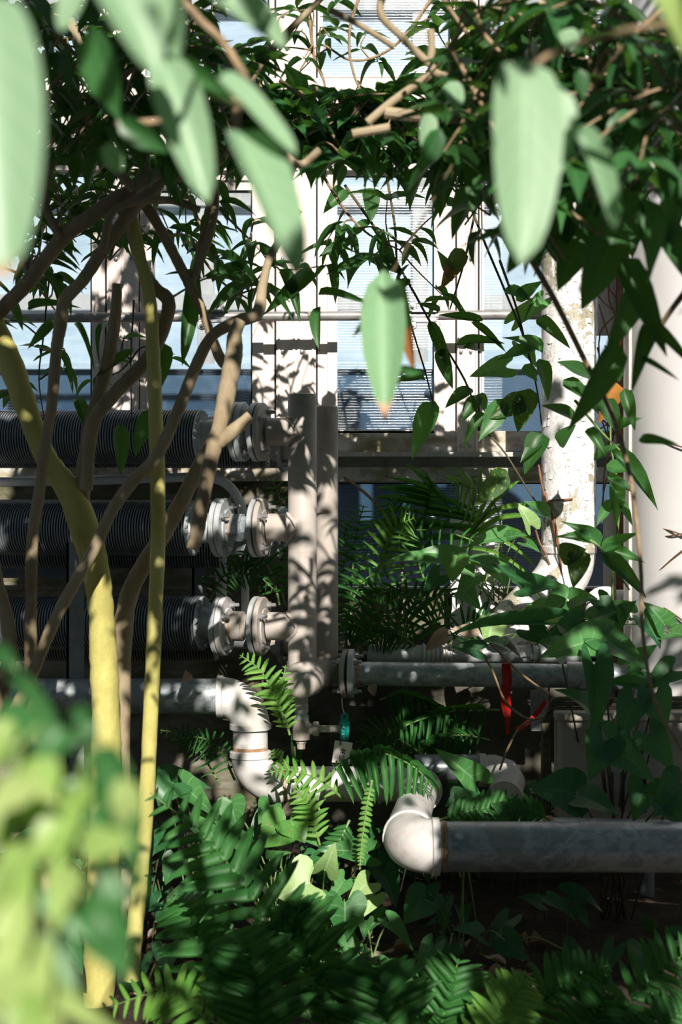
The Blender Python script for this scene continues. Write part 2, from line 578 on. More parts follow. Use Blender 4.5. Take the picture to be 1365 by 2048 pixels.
variants('shrub', 'leaf_dark', leaf_mesh, prof=p_lance, fold=(.5, .3, .7), droop=(.35, .15, .55), wave=(.02, .04, .03))
variants('vine', 'leaf_vine', leaf_mesh, prof=p_drip, fold=(.4, .2, .6), droop=(.3, .1, .45), wave=(.02, .03, .03))
variants('vine_dark', 'leaf_dark', leaf_mesh, prof=p_ovate, fold=(.4, .2, .6), droop=(.3, .1, .45), wave=(.02, .03, .03))
variants('arrow', 'leaf_arrow', arrow_mesh, outl=ARROW, fold=(.35, .2, .5), droop=(.25, .12, .4))
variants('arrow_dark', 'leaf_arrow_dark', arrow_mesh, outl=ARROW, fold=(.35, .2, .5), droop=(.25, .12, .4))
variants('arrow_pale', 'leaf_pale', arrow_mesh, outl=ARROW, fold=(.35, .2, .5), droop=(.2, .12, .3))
variants('arrow_scorch', 'leaf_scorch', arrow_mesh, outl=HEART, fold=(.3, .2, .5), droop=(.2, .12, .3))
variants('heart', 'leaf_arrow', arrow_mesh, outl=HEART, fold=(.35, .2, .5), droop=(.25, .12, .4))
variants('speck', 'leaf_speck', leaf_mesh, prof=p_ovate, fold=(.3, .2, .4), droop=(.15, .1, .2))
variants('lime', 'leaf_lime', leaf_mesh, prof=p_ovate, fold=(.3, .15, .5), droop=(.3, .15, .5), wave=(.02, .03, .03))
variants('mint', 'leaf_mint', leaf_mesh, prof=p_round, fold=(.35, .2, .5), droop=(.12, .05, .2), wave=(.01, .015, .02), nseg=12)
variants('mint_tip', 'leaf_mint_tip', leaf_mesh, prof=p_lance, fold=(.35, .2, .5), droop=(.05, .05, .1))
M['leaf_mint_brown'] = leaf_mat('leaf_mint_brown_tip', (.25, .42, .25), (.28, .45, .28), (.42, .60, .40), (.24, .52, .13), .7, 7, .25, .42, .5, tip=(.93, (.45, .25, .10)))
variants('mint_brown', 'leaf_mint_brown', leaf_mesh, prof=p_round, fold=(.35, .2, .5), droop=(.12, .05, .2), nseg=12)
variants('half', 'leaf_brown_tip', leaf_mesh, prof=p_ovate, fold=(.35, .2, .5), droop=(.1, .05, .2))
variants('dead', 'dead', leaf_mesh, prof=p_ovate, fold=(.9, .5, 1.3), droop=(.35, -.2, .5), wave=(.1, .12, .08))
variants('dead_orange', 'dead_orange', leaf_mesh, prof=p_ovate, fold=(.9, .5, 1.3), droop=(.35, -.2, .5), wave=(.1, .12, .08))
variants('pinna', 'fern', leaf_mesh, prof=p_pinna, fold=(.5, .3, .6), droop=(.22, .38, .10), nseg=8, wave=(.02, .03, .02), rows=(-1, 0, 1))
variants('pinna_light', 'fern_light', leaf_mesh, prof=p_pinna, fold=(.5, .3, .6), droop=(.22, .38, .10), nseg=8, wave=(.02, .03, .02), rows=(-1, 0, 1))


def leaf_M(pos, d, nrm, L, Wd):
    y = Vector(d).normalized()
    n = Vector(nrm)
    x = y.cross(n)
    if x.length < 1e-4:
        x = y.cross(Vector((.3, -.8, .5)))
    x.normalize()
    z = x.cross(y)
    R = Matrix((x, y, z)).transposed().to_4x4()
    return Matrix.Translation(pos) @ R @ Matrix.Diagonal((Wd, L, L, 1))


def put_leaf(parent, key, pos, d, nrm, L, Wd, rnd=None, name='leaf', var=None, label=None):
    ms = LM[key]
    me = ms[var if var is not None else (rnd.randrange(len(ms)) if rnd else 0)]
    return part(name, me, parent, leaf_M(Vector(pos), d, nrm, L, Wd), label)


def leaf_px(parent, key, base, tip, wpx, d, d2=None, tilt=(0, 0), var=0, name='leaf', label=None):
    """A leaf from base to tip (pixels, at distances d and d2), wpx pixels wide, its face turned to the camera and tilted."""
    a, b = W(base[0], base[1], d), W(tip[0], tip[1], d2 or d)
    L = (b - a).length
    n = Vector((tilt[0], -1, tilt[1]))
    return put_leaf(parent, key, a, b - a, n, L, S(wpx, (d + (d2 or d)) / 2), var=var, name=name, label=label)


# ------------------------------------------------------------------ the setting
fl = MB()
nx, ny = 46, 34
rg = random.Random(4)
for j in range(ny + 1):
    for i in range(nx + 1):
        x = -3.2 + 6.4 * i / nx
        y = -0.6 + 7.15 * j / ny
        fl.v.append((x, y, rg.uniform(-.02, .02) + .03 * sin(x * 3.1) * cos(y * 2.3)))
for j in range(ny):
    for i in range(nx):
        a = j * (nx + 1) + i
        fl.f.append((a, a + 1, a + nx + 2, a + nx + 1))
floor = bpy.data.objects.new('floor', fl.mesh('floor', M['soil'], True, 180))
COL.objects.link(floor)
tag(floor, 'dark damp soil under the plants and pipes', None, None, 'structure')

WD = 6.6                                    # distance of the glass wall
GL = WD + .05


def structure(name, mb, mat, label=None, angle=35):
    return solo(name, mb.mesh(name, mat, True, angle), label, None, None, 'structure')


wf = MB()
wf.slab(-700, 1178, 2100, 1760, WD, WD + .2)
wf.slab(-700, 962, 640, 1180, WD - .004, WD + .2)
structure('wall_far', wf, M['base_wall'], 'low mossy wall under the greenhouse windows')
structure('trim_1', MB().slab(-700, 904, 2100, 913, WD - .14, WD + .1).slab(-700, 913, 2100, 934, WD + .02, WD + .1), M['frame_grey'], 'thin grey ledge running under the windows')
structure('trim_2', MB().slab(-700, 934, 2100, 962, WD - .05, WD + .1), M['sill'], 'mossy horizontal beam with peeling paint below the ledge')
structure('trim_3', MB().slab(-700, 862, 2100, 904, WD - .01, WD + .1), M['sill'], 'mossy window sill with flaking white paint')
structure('trim_4', MB().slab(-700, 156, 2100, 206, WD - .06, WD + .1), M['frame'], 'pale rail below the top windows')
structure('trim_5', MB().slab(-700, 206, 2100, 300, WD + .0, WD + .1), M['frame_grey'], 'grey recessed transom band')
structure('trim_6', MB().slab(-700, 300, 2100, 322, WD - .05, WD + .1), M['gap'], 'dark track above the middle windows')
structure('trim_7', MB().slab(-700, 322, 2100, 340, WD - .04, WD + .1), M['frame'], 'pale head rail of the middle windows')

fk = MB()
rk = random.Random(15)
for k in range(46):
    c = W(rk.uniform(880, 1010) if k < 32 else rk.uniform(680, 1060), rk.uniform(938, 958), WD - .052)
    w, h, lf_ = rk.uniform(.008, .022), rk.uniform(.006, .016), rk.uniform(.004, .014)
    fk.add([c + Vector((-w, 0, h)), c + Vector((w, 0, h * rk.uniform(.4, 1))), c + Vector((w * .8, -lf_, -h)), c + Vector((-w * .7, -lf_ * rk.uniform(.2, 1), -h))], [(0, 1, 2, 3)])
part('paint_flakes', fk.mesh('paint_flakes', M['frame_grey'], False), bpy.data.objects['trim_2'], kind='stuff')

screw_me = MB().lathe((0, 0, 0), (0, -1, 0), [(0, .009), (.003, .009), (.005, .006), (.0055, 0)], 10).mesh('screw', M['steel'])
tn = 8
for (x0, x1, s0, s1) in ((-135, -75, -120, -92), (214, 276, 232, 262), (553, 632, 566, 604), (915, 956, 923, 942), (1262, 1330, 1280, 1310)):
    mb = MB()
    mb.slab(x0, -260, x1, 904, WD - .03, WD + .1)
    w = x1 - x0
    for q in (.04, .42, .54, .90):          # raised ribs of the extruded cover
        mb.slab(x0 + w * q, -260, x0 + w * (q + .055), 904, WD - .037, WD - .02)
    t = structure('trim_%d' % tn, mb, M['frame'], ['pale mullion at the far left edge', 'pale screwed mullion behind the left branches', 'broad pale mullion behind the upright header pipes', 'pale speckled mullion left of the peeling pipe', 'pale mullion behind the white tank'][tn - 8])
    tn += 1
    for py in (30, 517, 703, 892):
        for sx in (s0, s1):
            part('screw', screw_me, t, Matrix.Translation(W(sx, py, WD - .037)))
    g = MB().slab(x1, -260, x1 + 4, 904, WD + .0, WD + .06).slab(x0 - 4, -260, x0, 904, WD + .0, WD + .06)
    part('gasket', g.mesh('gasket', M['gap']), t)
    # short continuation in the bottom band
    part('lower_post', MB().slab(x0 + 8, 962, x1 - 8, 1180, WD - .0, WD + .1).mesh('lower_post', M['frame_grey']), t)


def window(n, px0, px1, py0, py1, lf, rf, tf, bf, label, sash=True):
    """outer rectangle in pixels and the frame widths left, right, top and bottom"""
    t = bpy.data.objects.new('window_%d' % n, MB().slab(px0 + lf, py0 + tf, px1 - rf, py1 - bf, GL, GL + .006).mesh('window', M['glass']))
    COL.objects.link(t)
    tag(t, label, None, None, 'structure')
    for (a, b, c, e) in ((px0, py0, px0 + lf, py1), (px1 - rf, py0, px1, py1), (px0 + lf, py0, px1 - rf, py0 + tf), (px0 + lf, py1 - bf, px1 - rf, py1)):
        if c - a < 1 or e - b < 1:
            continue
        vert = (e - b) > (c - a)
        m = MB()
        if vert:
            h = (c - a) * .5
            left = a == px0
            m.slab(a, b, a + h, e, WD + (.0 if left else -.012), GL + .02)
            m.slab(a + h, b, c, e, WD + (-.012 if left else .0), GL + .02)
        else:
            h = (e - b) * .5
            m.slab(a, b, c, b + h, WD - .01, GL + .02)
            m.slab(a, b + h, c, e, WD + .005, GL + .02)
        part('sash_rail', m.mesh('sash_rail', M['frame']), t)
    part('glazing_bead', MB().slab(px1 - rf - 3, py0 + tf, px1 - rf, py1 - bf, GL - .02, GL).slab(px0 + lf, py0 + tf, px1 - rf, py0 + tf + 3, GL - .02, GL).mesh('bead', M['gap']), t)
    return t


window(1, -71, 210, 340, 872, 30, 26, 8, 12, 'leftmost tall ribbed pane behind the dark branches')
window(2, 280, 549, 340, 872, 26, 44, 40, 12, 'tall ribbed pane left of the header pipes')
window(3, 636, 911, 340, 872, 39, 42, 9, 12, 'tall ribbed pane right of the header pipes')
window(4, 960, 1258, 340, 904, 9, 30, 9, 2, 'tall blue pane behind the peeling pipe')
for k, (a, b) in enumerate(((-71, 210), (280, 549), (636, 911), (960, 1258))):
    window(5 + k, a, b, -250, 156, 10, 10, 8, 4, ['top pane at the far left above the branches', 'top pane above the left tall window', 'bright top pane in the middle above the vines', 'top pane above the peeling pipe'][k])
for k, (a, b) in enumerate(((624, 949), (951, 1262))):
    window(9 + k, a, b, 962, 1180, 4, 7, 3, 6, ['bottom pane behind the wall ferns', 'bottom pane behind the bend of the peeling pipe'][k])
window(11, 1334, 1600, 340, 904, 9, 9, 9, 6, 'tall pane hidden behind the white tank')

# unseen hedge added behind the viewer to dim the frontal sky light
M['hedge'] = mottle('added_hedge_green', [(.3, (.012, .03, .012)), (.7, (.03, .07, .025))], 9, .9, 0, .5, 30)
hb = MB()
rh_ = random.Random(6)
for k in range(40):
    x = -3.2 + 6.4 * k / 39
    hb.lathe((x, -1.5 + rh_.uniform(-.1, .1), 0), (0, 0, 1), [(0, .2), (.3, .3), (.9, .32), (1.2 + rh_.uniform(0, .2), .22), (1.5 + rh_.uniform(0, .2), .02)], 9)
structure('added_hedge', hb, M['hedge'], 'unseen dark hedge added behind the viewer to dim the sky light', 80)

# outside: a pale building and a blue-grey wall in front of it
structure('exterior_wall', MB().box((-7, 11.0, -1.5), (7, 11.3, 9)), M['ext_white'], 'white building outside the glass')
ext = MB()
for z in (2.55, 3.1, 3.9, 4.6, 5.4):
    ext.box((-7, 10.9, z), (7, 11.0, z + .12))
for x in (-4.6, -2.9, -1.1, .55, 2.2, 3.9):
    ext.box((x, 10.93, 0), (x + .12, 11.0, 9))
structure('exterior_trim', ext, M['frame_grey'], 'horizontal siding ledges of the outside building')
structure('exterior_low_wall', MB().slab(-900, 738, 2300, 1500, 10.4, 10.55), M['ext_blue'], 'blue grey wall outside the glass')
structure('exterior_coping', MB().slab(-900, 727, 2300, 738, 10.33, 10.6), M['ext_white'], 'pale coping on the outside wall')
structure('exterior_ground', MB().box((-7, 6.85, -.3), (7, 11.3, -.02)), M['concrete'], 'paving outside the glass')

# raised planter behind the header, right half
pl = MB()
pl.box((-.05, 6.0, -.05), (1.1, 6.08, .93))
pl.box((-.05, 6.0, .88), (1.1, 6.14, .95))
pl.box((-.05, 6.08, -.05), (.02, 6.58, .95))
planter = thing('planter', (.85, 6.1, 0), 'low concrete planter along the base of the window wall', 'planter')
part('kerb', pl.mesh('kerb', M['concrete']), planter)
part('soil', MB().box((.0, 6.12, .5), (1.1, 6.59, .90)).mesh('soil', M['soil']), planter)

# ------------------------------------------------------------------ pipework
AM = radians(13)
UA = Vector((cos(AM), -sin(AM), 0))


def DM(px):                                 # distance of the finned tube line at a pixel column
    return (5.5 - tan(AM) * .15) / (1 + tan(AM) * (px - 682.5) / F)


def PM(px, py):
    return W(px, py, DM(px))


hexprof = [(-.0, .0001), (0, .012), (.012, .012), (.012, .0065), (.026, .0065), (.028, .0055)]
bolt_me = MB()
bolt_me.lathe((0, 0, 0), (1, 0, 0), [(0, .013), (.013, .013)], 6)
bolt_me.lathe((.013, 0, 0), (1, 0, 0), [(0, .0075), (.018, .0075), (.020, .006)], 10)
bolt_me = bolt_me.mesh('bolt', M['steel'])


def flange(parent, A, u, r, th, mat, nb=4, rot=.4, face=1, name='flange', bolts=True, br=.78):
    """disc centred at A, thickness th along u; bolts on the +u (face=1) or -u side"""
    u = Vector(u).normalized()
    me = MB().lathe(A, u, [(0, r * .5), (0, r * .97), (th * .15, r), (th * .85, r), (th, r * .97), (th, r * .62), (th * 1.25, r * .60), (th * 1.3, r * .4)] if face > 0 else
                    [(-th * .3, r * .4), (-th * .25, r * .6), (0, r * .62), (0, r * .97), (th * .15, r), (th * .85, r), (th, r * .97), (th, r * .5)], 40).mesh(name, mat)
    o = part(name, me, parent)
    if bolts:
        up = Vector((0, 0, 1))
        s = u.cross(up).normalized()
        Q = Matrix((u * face, (up.cross(u * face)).normalized(), up)).transposed().to_4x4()
        for k in range(nb):
            a = rot + 2 * pi * k / nb
            p = Vector(A) + (u * th if face > 0 else Vector((0, 0, 0))) + (s * cos(a) + up * sin(a)) * r * br
            part('bolt', bolt_me, o, Matrix.Translation(p) @ Q)
    return o


hd = thing('header_pipe', W(605, 1360, 5.5), 'front upright grey-brown header pipe with three flanged stubs and a domed end', 'pipe')
HX = W(605, 1360, 5.5)
zt = W(605, 788, 5.5).z
zb = HX.z
part('upright', MB().lathe((HX.x, 5.5, zb), (0, 0, 1), [(0, .056), (zt - zb - .008, .056), (zt - zb - .002, .053), (zt - zb, .047)], 40).mesh('upright', M['pipe']), hd)
rows = (864, 1055, 1252)
neck_r = .0545
for py in rows:
    A = PM(538, py)
    B = Vector((HX.x, 5.5, A.z))
    mb = MB().lathe(A, B - A, [(0, neck_r), ((B - A).length, neck_r)], 32)
    part('stub', mb.mesh('stub', M['pipe']), hd)
    # weld bead where stub meets upright
    wb = []
    for k in range(25):
        a = 2 * pi * k / 24
        yy, zz = cos(a) * neck_r, sin(a) * neck_r
        wb.append(Vector((HX.x - math.sqrt(max(1e-6, .0585 ** 2 - yy * yy)), 5.5 + yy, A.z + zz)))
    part('weld', MB().tube(wb, [.0062 + .0018 * ((k * 7) % 3) for k in range(25)], 6).mesh('weld', M['pipe']), hd)
    f = flange(hd, PM(520, py), UA, S(59, 5.5), .020, M['pipe'], 4, .5, 1, br=.80)
    part('gasket', MB().lathe(PM(520, py) - UA * .006, UA, [(0, .10), (.006, .10)], 32).mesh('gasket', M['gap']), hd)
# domed end and the cross pipe to the rear header
C0 = W(601, 1361, 5.36)
HB = Vector((W(653, 1345, 5.68).x, 5.68, W(653, 1345, 5.68).z))
ax = (HB - C0).normalized()
cap_r = S(37, 5.36)
part('domed_end', MB().lathe(C0 - ax * .012, ax, [(-.034, .0), (-.031, cap_r * .45), (-.022, cap_r * .76), (-.006, cap_r * .95), (.014, cap_r), (.10, cap_r), (.115, cap_r * .9)], 40).mesh('domed_end', M['pipe']), hd)
part('cross_pipe', MB().lathe(C0 + ax * .05, ax, [(0, .058), ((HB - C0).length, .058)], 32).mesh('cross_pipe', M['pipe']), hd)
# drain valve under the domed end
vd = 5.42
vx = 603
vp = W(vx, 1392, vd)
part('drain_pipe', MB().lathe(vp, (0, 0, -1), [(-.02, .026), (.05, .026)], 24).mesh('drain_pipe', M['pipe']), hd)
part('union', MB().lathe(vp + Vector((0, 0, -.045)), (0, 0, -1), [(0, .024), (.004, .029), (.016, .029), (.02, .025), (.026, .025), (.028, .031), (.045, .031), (.048, .024)], 8).mesh('union', M['galv_light']), hd)
part('tee_body', MB().lathe(vp + Vector((0, 0, -.09)), (0, 0, -1), [(0, .027), (.008, .033), (.055, .034), (.075, .033), (.08, .022)], 24).lathe(vp + Vector((.02, 0, -.125)), (1, 0, 0), [(0, .022), (.024, .022), (.026, .028), (.046, .028), (.05, .014)], 16).mesh('tee_body', M['pipe']), hd)
part('plug', MB().lathe(vp + Vector((0, 0, -.168)), (0, 0, -1), [(0, .018), (.01, .021), (.013, .017), (.033, .016), (.034, .013)], 8).mesh('plug', M['pipe']), hd)
part('outlet_pipe', MB().lathe(vp + Vector((.06, 0, -.125)), (1, 0, 0), [(0, .014), (.09, .014)], 20).lathe(vp + Vector((.145, 0, -.125)), (1, 0, 0), [(0, .019), (.012, .019)], 16).mesh('outlet_pipe', M['pipe']), hd)

# rear header with flange and horizontal pipe to the right
rh = thing('rear_header_pipe', HB, 'rear upright grey header pipe standing half behind the front one', 'pipe')
zt2 = W(653, 812, 5.68).z
part('upright', MB().lathe(HB, (0, 0, 1), [(-.02, .0475), (zt2 - HB.z - .006, .0475), (zt2 - HB.z, .041)], 36).mesh('upright', M['pipe']), rh)
FL = W(688, 1347, 5.6)
part('elbow_stub', MB().tube([HB + Vector((0, 0, .05)), HB + Vector((.01, 0, .01)), HB.lerp(FL, .4), FL], [.05, .052, .052, .052], 28).mesh('elbow_stub', M['pipe']), rh)
flange(rh, FL - UA * .0, UA, S(49, 5.58), .022, M['pipe'], 4, .7, -1, br=.85)
for py in (878, 1030, 1262):
    A = W(552, py + 24, 5.86)
    B = Vector((HB.x, 5.70, A.z))
    part('stub', MB().lathe(A, B - A, [(0, .045), ((B - A).length, .045)], 24).mesh('stub', M['pipe']), rh)
    flange(rh, W(562, py + 24, 5.85), UA, .085, .02, M['galv'], 4, .6, 1)

hp = thing('supply_pipe', W(900, 1350, 5.55), 'grey horizontal pipe with a flange running right from the rear header', 'pipe')
FA = W(697, 1347, 5.585)
FB = W(1150, 1352, 5.52)
uu = (FB - FA).normalized()
flange(hp, FA, uu, S(49, 5.58), .024, M['galv_light'], 4, .7, 1, br=.85)
part('gasket', MB().lathe(FA - uu * .007, uu, [(0, .085), (.007, .085)], 32).mesh('gasket', M['gap']), hp)
part('weld_ring', MB().lathe(FA + uu * .03, uu, [(0, .052), (.014, .050)], 32).mesh('weld_ring', M['rust']), hp)
part('straight', MB().lathe(FA + uu * .02, uu, [(0, .0465), ((FB - FA).length, .0465)], 36).mesh('straight', M['galv']), hp)
part('coupling', MB().lathe(FB, uu, [(-.03, .052), (-.026, .056), (.10, .056), (.104, .05)], 32).mesh('coupling', M['galv']), hp)
part('right_elbow', MB().tube(smooth_path([FB + uu * .08, FB + uu * .16, FB + Vector((.24, .02, -.05)), FB + Vector((.26, .02, -.16)), FB + Vector((.26, .02, -.5))], 5), .05, 24).mesh('right_elbow', M['galv']), hp)


# finned heating tubes
def finned(px_a, px_b, py, dfun, r, label, front=True):
    A, B = W(px_a, py, dfun(px_a)), W(px_b, py, dfun(px_b))
    u = (B - A).normalized()
    L = (B - A).length
    t = thing('finned_heating_tube', A.lerp(B, .5), label, 'heating tube', 'finned heating tubes on the left')
    part('core', MB().lathe(A, u, [(0, r * .55), (L, r * .55)], 24).mesh('core', M['fin_core']), t)
    mb = MB()
    n = int(L / .0112)
    for i in range(n):
        s = L * i / n
        mb.lathe(A + u * s, u, [(0, r * .54), (.0004, r), (.0052, r), (.0056, r * .54)], 36)
    o = part('fins', mb.mesh('fins', M['fin'], True, 30), t, kind='stuff')
    # crimped end plate and hub
    mb = MB()
    seg = 40
    prof = [(0, r * .3, 0), (0, r * .98, 0), (.006, r, 0), (.010, r * .93, .006), (.006, r * .62, .0), (.03, r * .48, 0)]
    up = Vector((0, 0, 1))
    sd_ = u.cross(up).normalized()
    vs, fs = [], []
    for (h, rr, cr) in prof:
        for k in range(seg):
            a = 2 * pi * k / seg
            vs.append(B + u * (h + (cr if k % 2 else -cr)) + (sd_ * cos(a) + up * sin(a)) * rr)
    for i in range(len(prof) - 1):
        for k in range(seg):
            fs.append((i * seg + k, i * seg + (k + 1) % seg, (i + 1) * seg + (k + 1) % seg, (i + 1) * seg + k))
    mb.add(vs, fs)
    part('end_plate', mb.mesh('end_plate', M['galv_light'], True, 25), t)
    return t, A, B, u


flab = ['uppermost of the dark finned heating tubes behind the branches', 'middle dark finned heating tube in the deepest shade', 'lowest dark finned heating tube ending left of the bottom flanges']
for i, py in enumerate(rows):
    pye = (874, 1057, 1246)[i]
    t, A, B, u = finned(-90, (402, 385, 404)[i], pye, DM, S(55, 5.55), flab[i])
    E = PM(440, py)
    part('hub', MB().tube([B, B.lerp(E, .5), E], [S(33, 5.5), S(30, 5.5), S(28, 5.5)], 28).mesh('hub', M['galv_light']), t)
    x1 = (470, 433, 434)[i]
    f1 = flange(t, PM(x1, py) - UA * .0, UA, S(60, 5.5), .020, M['galv_light'], 4, .5, -1, bolts=False)
    f2 = flange(t, PM(x1, py) + UA * .023, UA, S(60, 5.5), .022, M['pipe_white'] if i == 2 else M['galv_light'], 4, .5, 1, br=.80)
    a = PM(x1 + 18, py)
    b = PM(508, py)
    Lc = (b - a).length
    part('union_body', MB().lathe(a, UA, [(0, .05), (Lc * .25, .05), (Lc * .27, .058), (Lc * .62, .058), (Lc * .64, .047), (Lc, .047)], 8 if i == 1 else 28).mesh('union_body', M['pipe'] if i != 1 else M['galv']), t)
    part('rust_ring', MB().lathe(a + UA * Lc * .2, UA, [(0, .052), (.008, .052)], 28).mesh('rust_ring', M['rust']), t)
    f3 = flange(t, PM(508, py), UA, S(60, 5.5), .019, M['galv_light'], 4, .5, -1, bolts=False)


def DB(px):
    return 5.92


for i, py in enumerate((884, 1085, 1270)):
    t, A, B, u = finned(-90, (532, 440, 430)[i], py, DB, .108, ['rear finned tube peeking out under the top flanges', 'rear finned tube hidden behind the middle finned tube', 'rear finned tube hidden behind the lowest finned tube'][i])
    part('hub', MB().tube([B, W(562, py + 10, 5.88)], [.05, .045], 20).mesh('hub', M['galv']), t)

# grey return pipe: from the left, down, right, forward, then right in front
rp = thing('return_pipe', W(500, 1500, 5.3), 'long chalky grey pipe with elbows running from the left to the lower right', 'pipe')
R1 = S(35, 5.3)
dL = 5.3
part('straight', MB().lathe(W(-60, 1392, dL), W(440, 1392, dL) - W(-60, 1392, dL), [(0, R1), (S(500, dL), R1)], 36).mesh('straight', M['galv']), rp)


def elbow(p0, p1, p2, r, mat, name='elbow', lips=True, n=12):
    """from p0 towards the corner p1 out to p2"""
    pts = [p0.lerp(p1, 0)]
    for i in range(n + 1):
        t = i / n
        pts.append(p0 * (1 - t) ** 2 + p1 * 2 * t * (1 - t) + p2 * t * t)
    k = .5523
    pts = []
    for i in range(n + 1):
        t = i / n
        c1 = p0.lerp(p1, k)
        c2 = p2.lerp(p1, k)
        pts.append(p0 * (1 - t) ** 3 + c1 * 3 * t * (1 - t) ** 2 + c2 * 3 * t * t * (1 - t) + p2 * t ** 3)
    mb = MB().tube(pts, r, 36)
    e = part(name, mb.mesh(name, mat), rp)
    if lips:
        for (q, dr) in ((p0, (p1 - p0)), (p2, (p1 - p2))):
            dr = dr.normalized()
            part('lip', MB().lathe(q - dr * .012, dr, [(0, r * .98), (.002, r * 1.07), (.022, r * 1.07), (.026, r * .99)], 36).mesh('lip', mat), e)
    return e


RE = S(39, dL)
e1a, e1b, e1c = W(440, 1393, dL), W(501, 1393, dL), W(501, 1452, dL)
elbow(e1a, e1b, e1c, RE, M['pipe_white'])
part('spigot', MB().lathe(W(501, 1450, dL), (0, 0, -1), [(0, R1), (S(56, dL), R1)], 36).mesh('spigot', M['pipe_white']), rp)
part('rust_ring', MB().lathe(W(501, 1493, dL), (0, 0, -1), [(0, R1 * 1.01), (.012, R1 * 1.01)], 36).mesh('rust_ring', M['rust']), rp)
e2a, e2b, e2c = W(501, 1508, dL), W(501, 1568, dL), W(562, 1568, dL)
elbow(e2a, e2b, e2c, RE, M['pipe_white'])
part('middle_run', MB().lathe(e2c, (1, 0, 0), [(0, R1), (S(262, dL), R1)], 36).mesh('middle_run', M['pipe_white']), rp)
part('rust_ring', MB().lathe(e2c + Vector((.012, 0, 0)), (1, 0, 0), [(0, R1 * 1.015), (.012, R1 * 1.015)], 36).mesh('rust_ring', M['rust']), rp)
zr = e2c.z
R2 = S(51, 4.32)
d2 = 4.32
xb = W(806, 1695, d2).x + .005
e3a, e3b, e3c = Vector((W(800, 1568, dL).x, dL, zr)), Vector((W(838, 1568, dL).x, dL, zr)), Vector((W(838, 1568, dL).x, dL - .12, zr))
zf = W(840, 1693, d2).z
elbow(e3a, e3b, e3c, RE * 1.02, M['pipe_white'])
part('forward_run', MB().lathe(e3c, Vector((xb, d2 + .1, zf)) - e3c, [(0, R1 * .98), ((Vector((xb, d2 + .1, zf)) - e3c).length, R1 * .98)], 36).mesh('forward_run', M['pipe_white']), rp)
fa, fb_, fc = Vector((xb + .025, d2 + .125, zf)), Vector((xb + .004, d2, zf)), Vector((W(872, 1693, d2).x, d2, zf))
elbow(fa, fb_, fc, R2 * 1.05, M['pipe_white'])
p = Vector((W(872, 1693, d2).x, d2, zf))
part('front_run', MB().lathe(p, (1, -.012, 0), [(0, R2 * .97), (1.3, R2 * .97)], 44).mesh('front_run', M['galv']), rp)
part('rust_ring', MB().lathe(p + Vector((.018, 0, 0)), (1, -.012, 0), [(0, R2 * .985), (.016, R2 * .985)], 44).mesh('rust_ring', M['rust']), rp)

# pipes in the shade on the right
sp2 = thing('shaded_pipe', W(1200, 1680, 4.75), 'grey pipe lying close behind the large front pipe', 'pipe')
a, b = W(1030, 1672, 4.72), W(1600, 1684, 4.72)
part('straight', MB().lathe(a, b - a, [(0, .064), ((b - a).length, .064)], 36).mesh('straight', M['galv']), sp2)
part('rust_patch', MB().lathe(a + Vector((.09, 0, 0)), (1, 0, 0), [(0, .066), (.035, .066)], 36).mesh('rust_patch', M['rust']), sp2)

sp3 = thing('elbowed_pipe', W(950, 1560, 5.45), 'short shaded pipe ending in a beige elbow below the red ribbon', 'pipe')
a, b = W(830, 1536, 5.5), W(975, 1536, 5.5)
part('straight', MB().lathe(a, b - a, [(0, .052), ((b - a).length, .052)], 28).mesh('straight', M['galv']), sp3)
e0, e1_, e2_ = W(968, 1540, 5.5), W(1025, 1540, 5.5), W(1012, 1590, 5.3)
part('elbow', MB().tube([e0.lerp(e1_, .0), e0.lerp(e1_, .3), e0 * .2 + e1_ * .6 + e2_ * .2, e1_.lerp(e2_, .5), e2_], [.058, .06, .062, .062, .058], 24).mesh('elbow', M['pipe_white']), sp3)
part('lip', MB().lathe(e0, e1_ - e0, [(-.02, .06), (-.018, .064), (.006, .064), (.01, .06)], 28).mesh('lip', M['pipe_white']), sp3)
part('lip', MB().lathe(e2_, e2_ - e1_, [(-.01, .06), (-.008, .066), (.02, .066), (.022, .05)], 28).mesh('lip', M['pipe_white']), sp3)

sp4 = thing('upper_rear_pipe', W(950, 1306, 5.9), 'blue-grey pipe just above and behind the supply pipe', 'pipe')
a, b = W(735, 1308, 5.86), W(1160, 1308, 5.86)
part('straight', MB().lathe(a, b - a, [(0, .036), ((b - a).length, .036)], 28).mesh('straight', M['galv_light']), sp4)
mb = MB()
for k in range(7):
    q = W(845 + 9 * k, 1307, 5.86)
    mb.lathe(q, (1, 0, 0), [(0, .036), (.003, .042), (.009, .042), (.012, .036)], 24)
part('coil_wrap', mb.mesh('coil_wrap', M['pipe_white']), sp4)
for px in (1066, 1079):
    q = W(px, 1308, 5.86)
    pts = [q + Vector((0, -cos(a_) * .042, sin(a_) * .042)) for a_ in [pi * k / 10 for k in range(-3, 14)]]
    part('u_bolt', MB().tube(pts, .004, 8).mesh('u_bolt', M['steel']), sp4)

wpipe = thing('white_vent_pipe', W(1230, 1195, 5.75), 'short white pipe with a domed elbow below the foot of the tank', 'pipe')
a, b = W(1205, 1196, 5.75), W(1300, 1196, 5.75)
part('straight', MB().lathe(a, b - a, [(0, .034), ((b - a).length, .034)], 24).mesh('straight', M['tank']), wpipe)
part('elbow', MB().tube(smooth_path([W(1225, 1196, 5.75), W(1205, 1196, 5.75), W(1196, 1206, 5.75), W(1194, 1260, 5.75)], 5), .046, 24).mesh('elbow', M['tank']), wpipe)
part('rust_ring', MB().lathe(W(1226, 1196, 5.75), (1, 0, 0), [(0, .047), (.008, .047)], 24).mesh('rust_ring', M['rust']), wpipe)

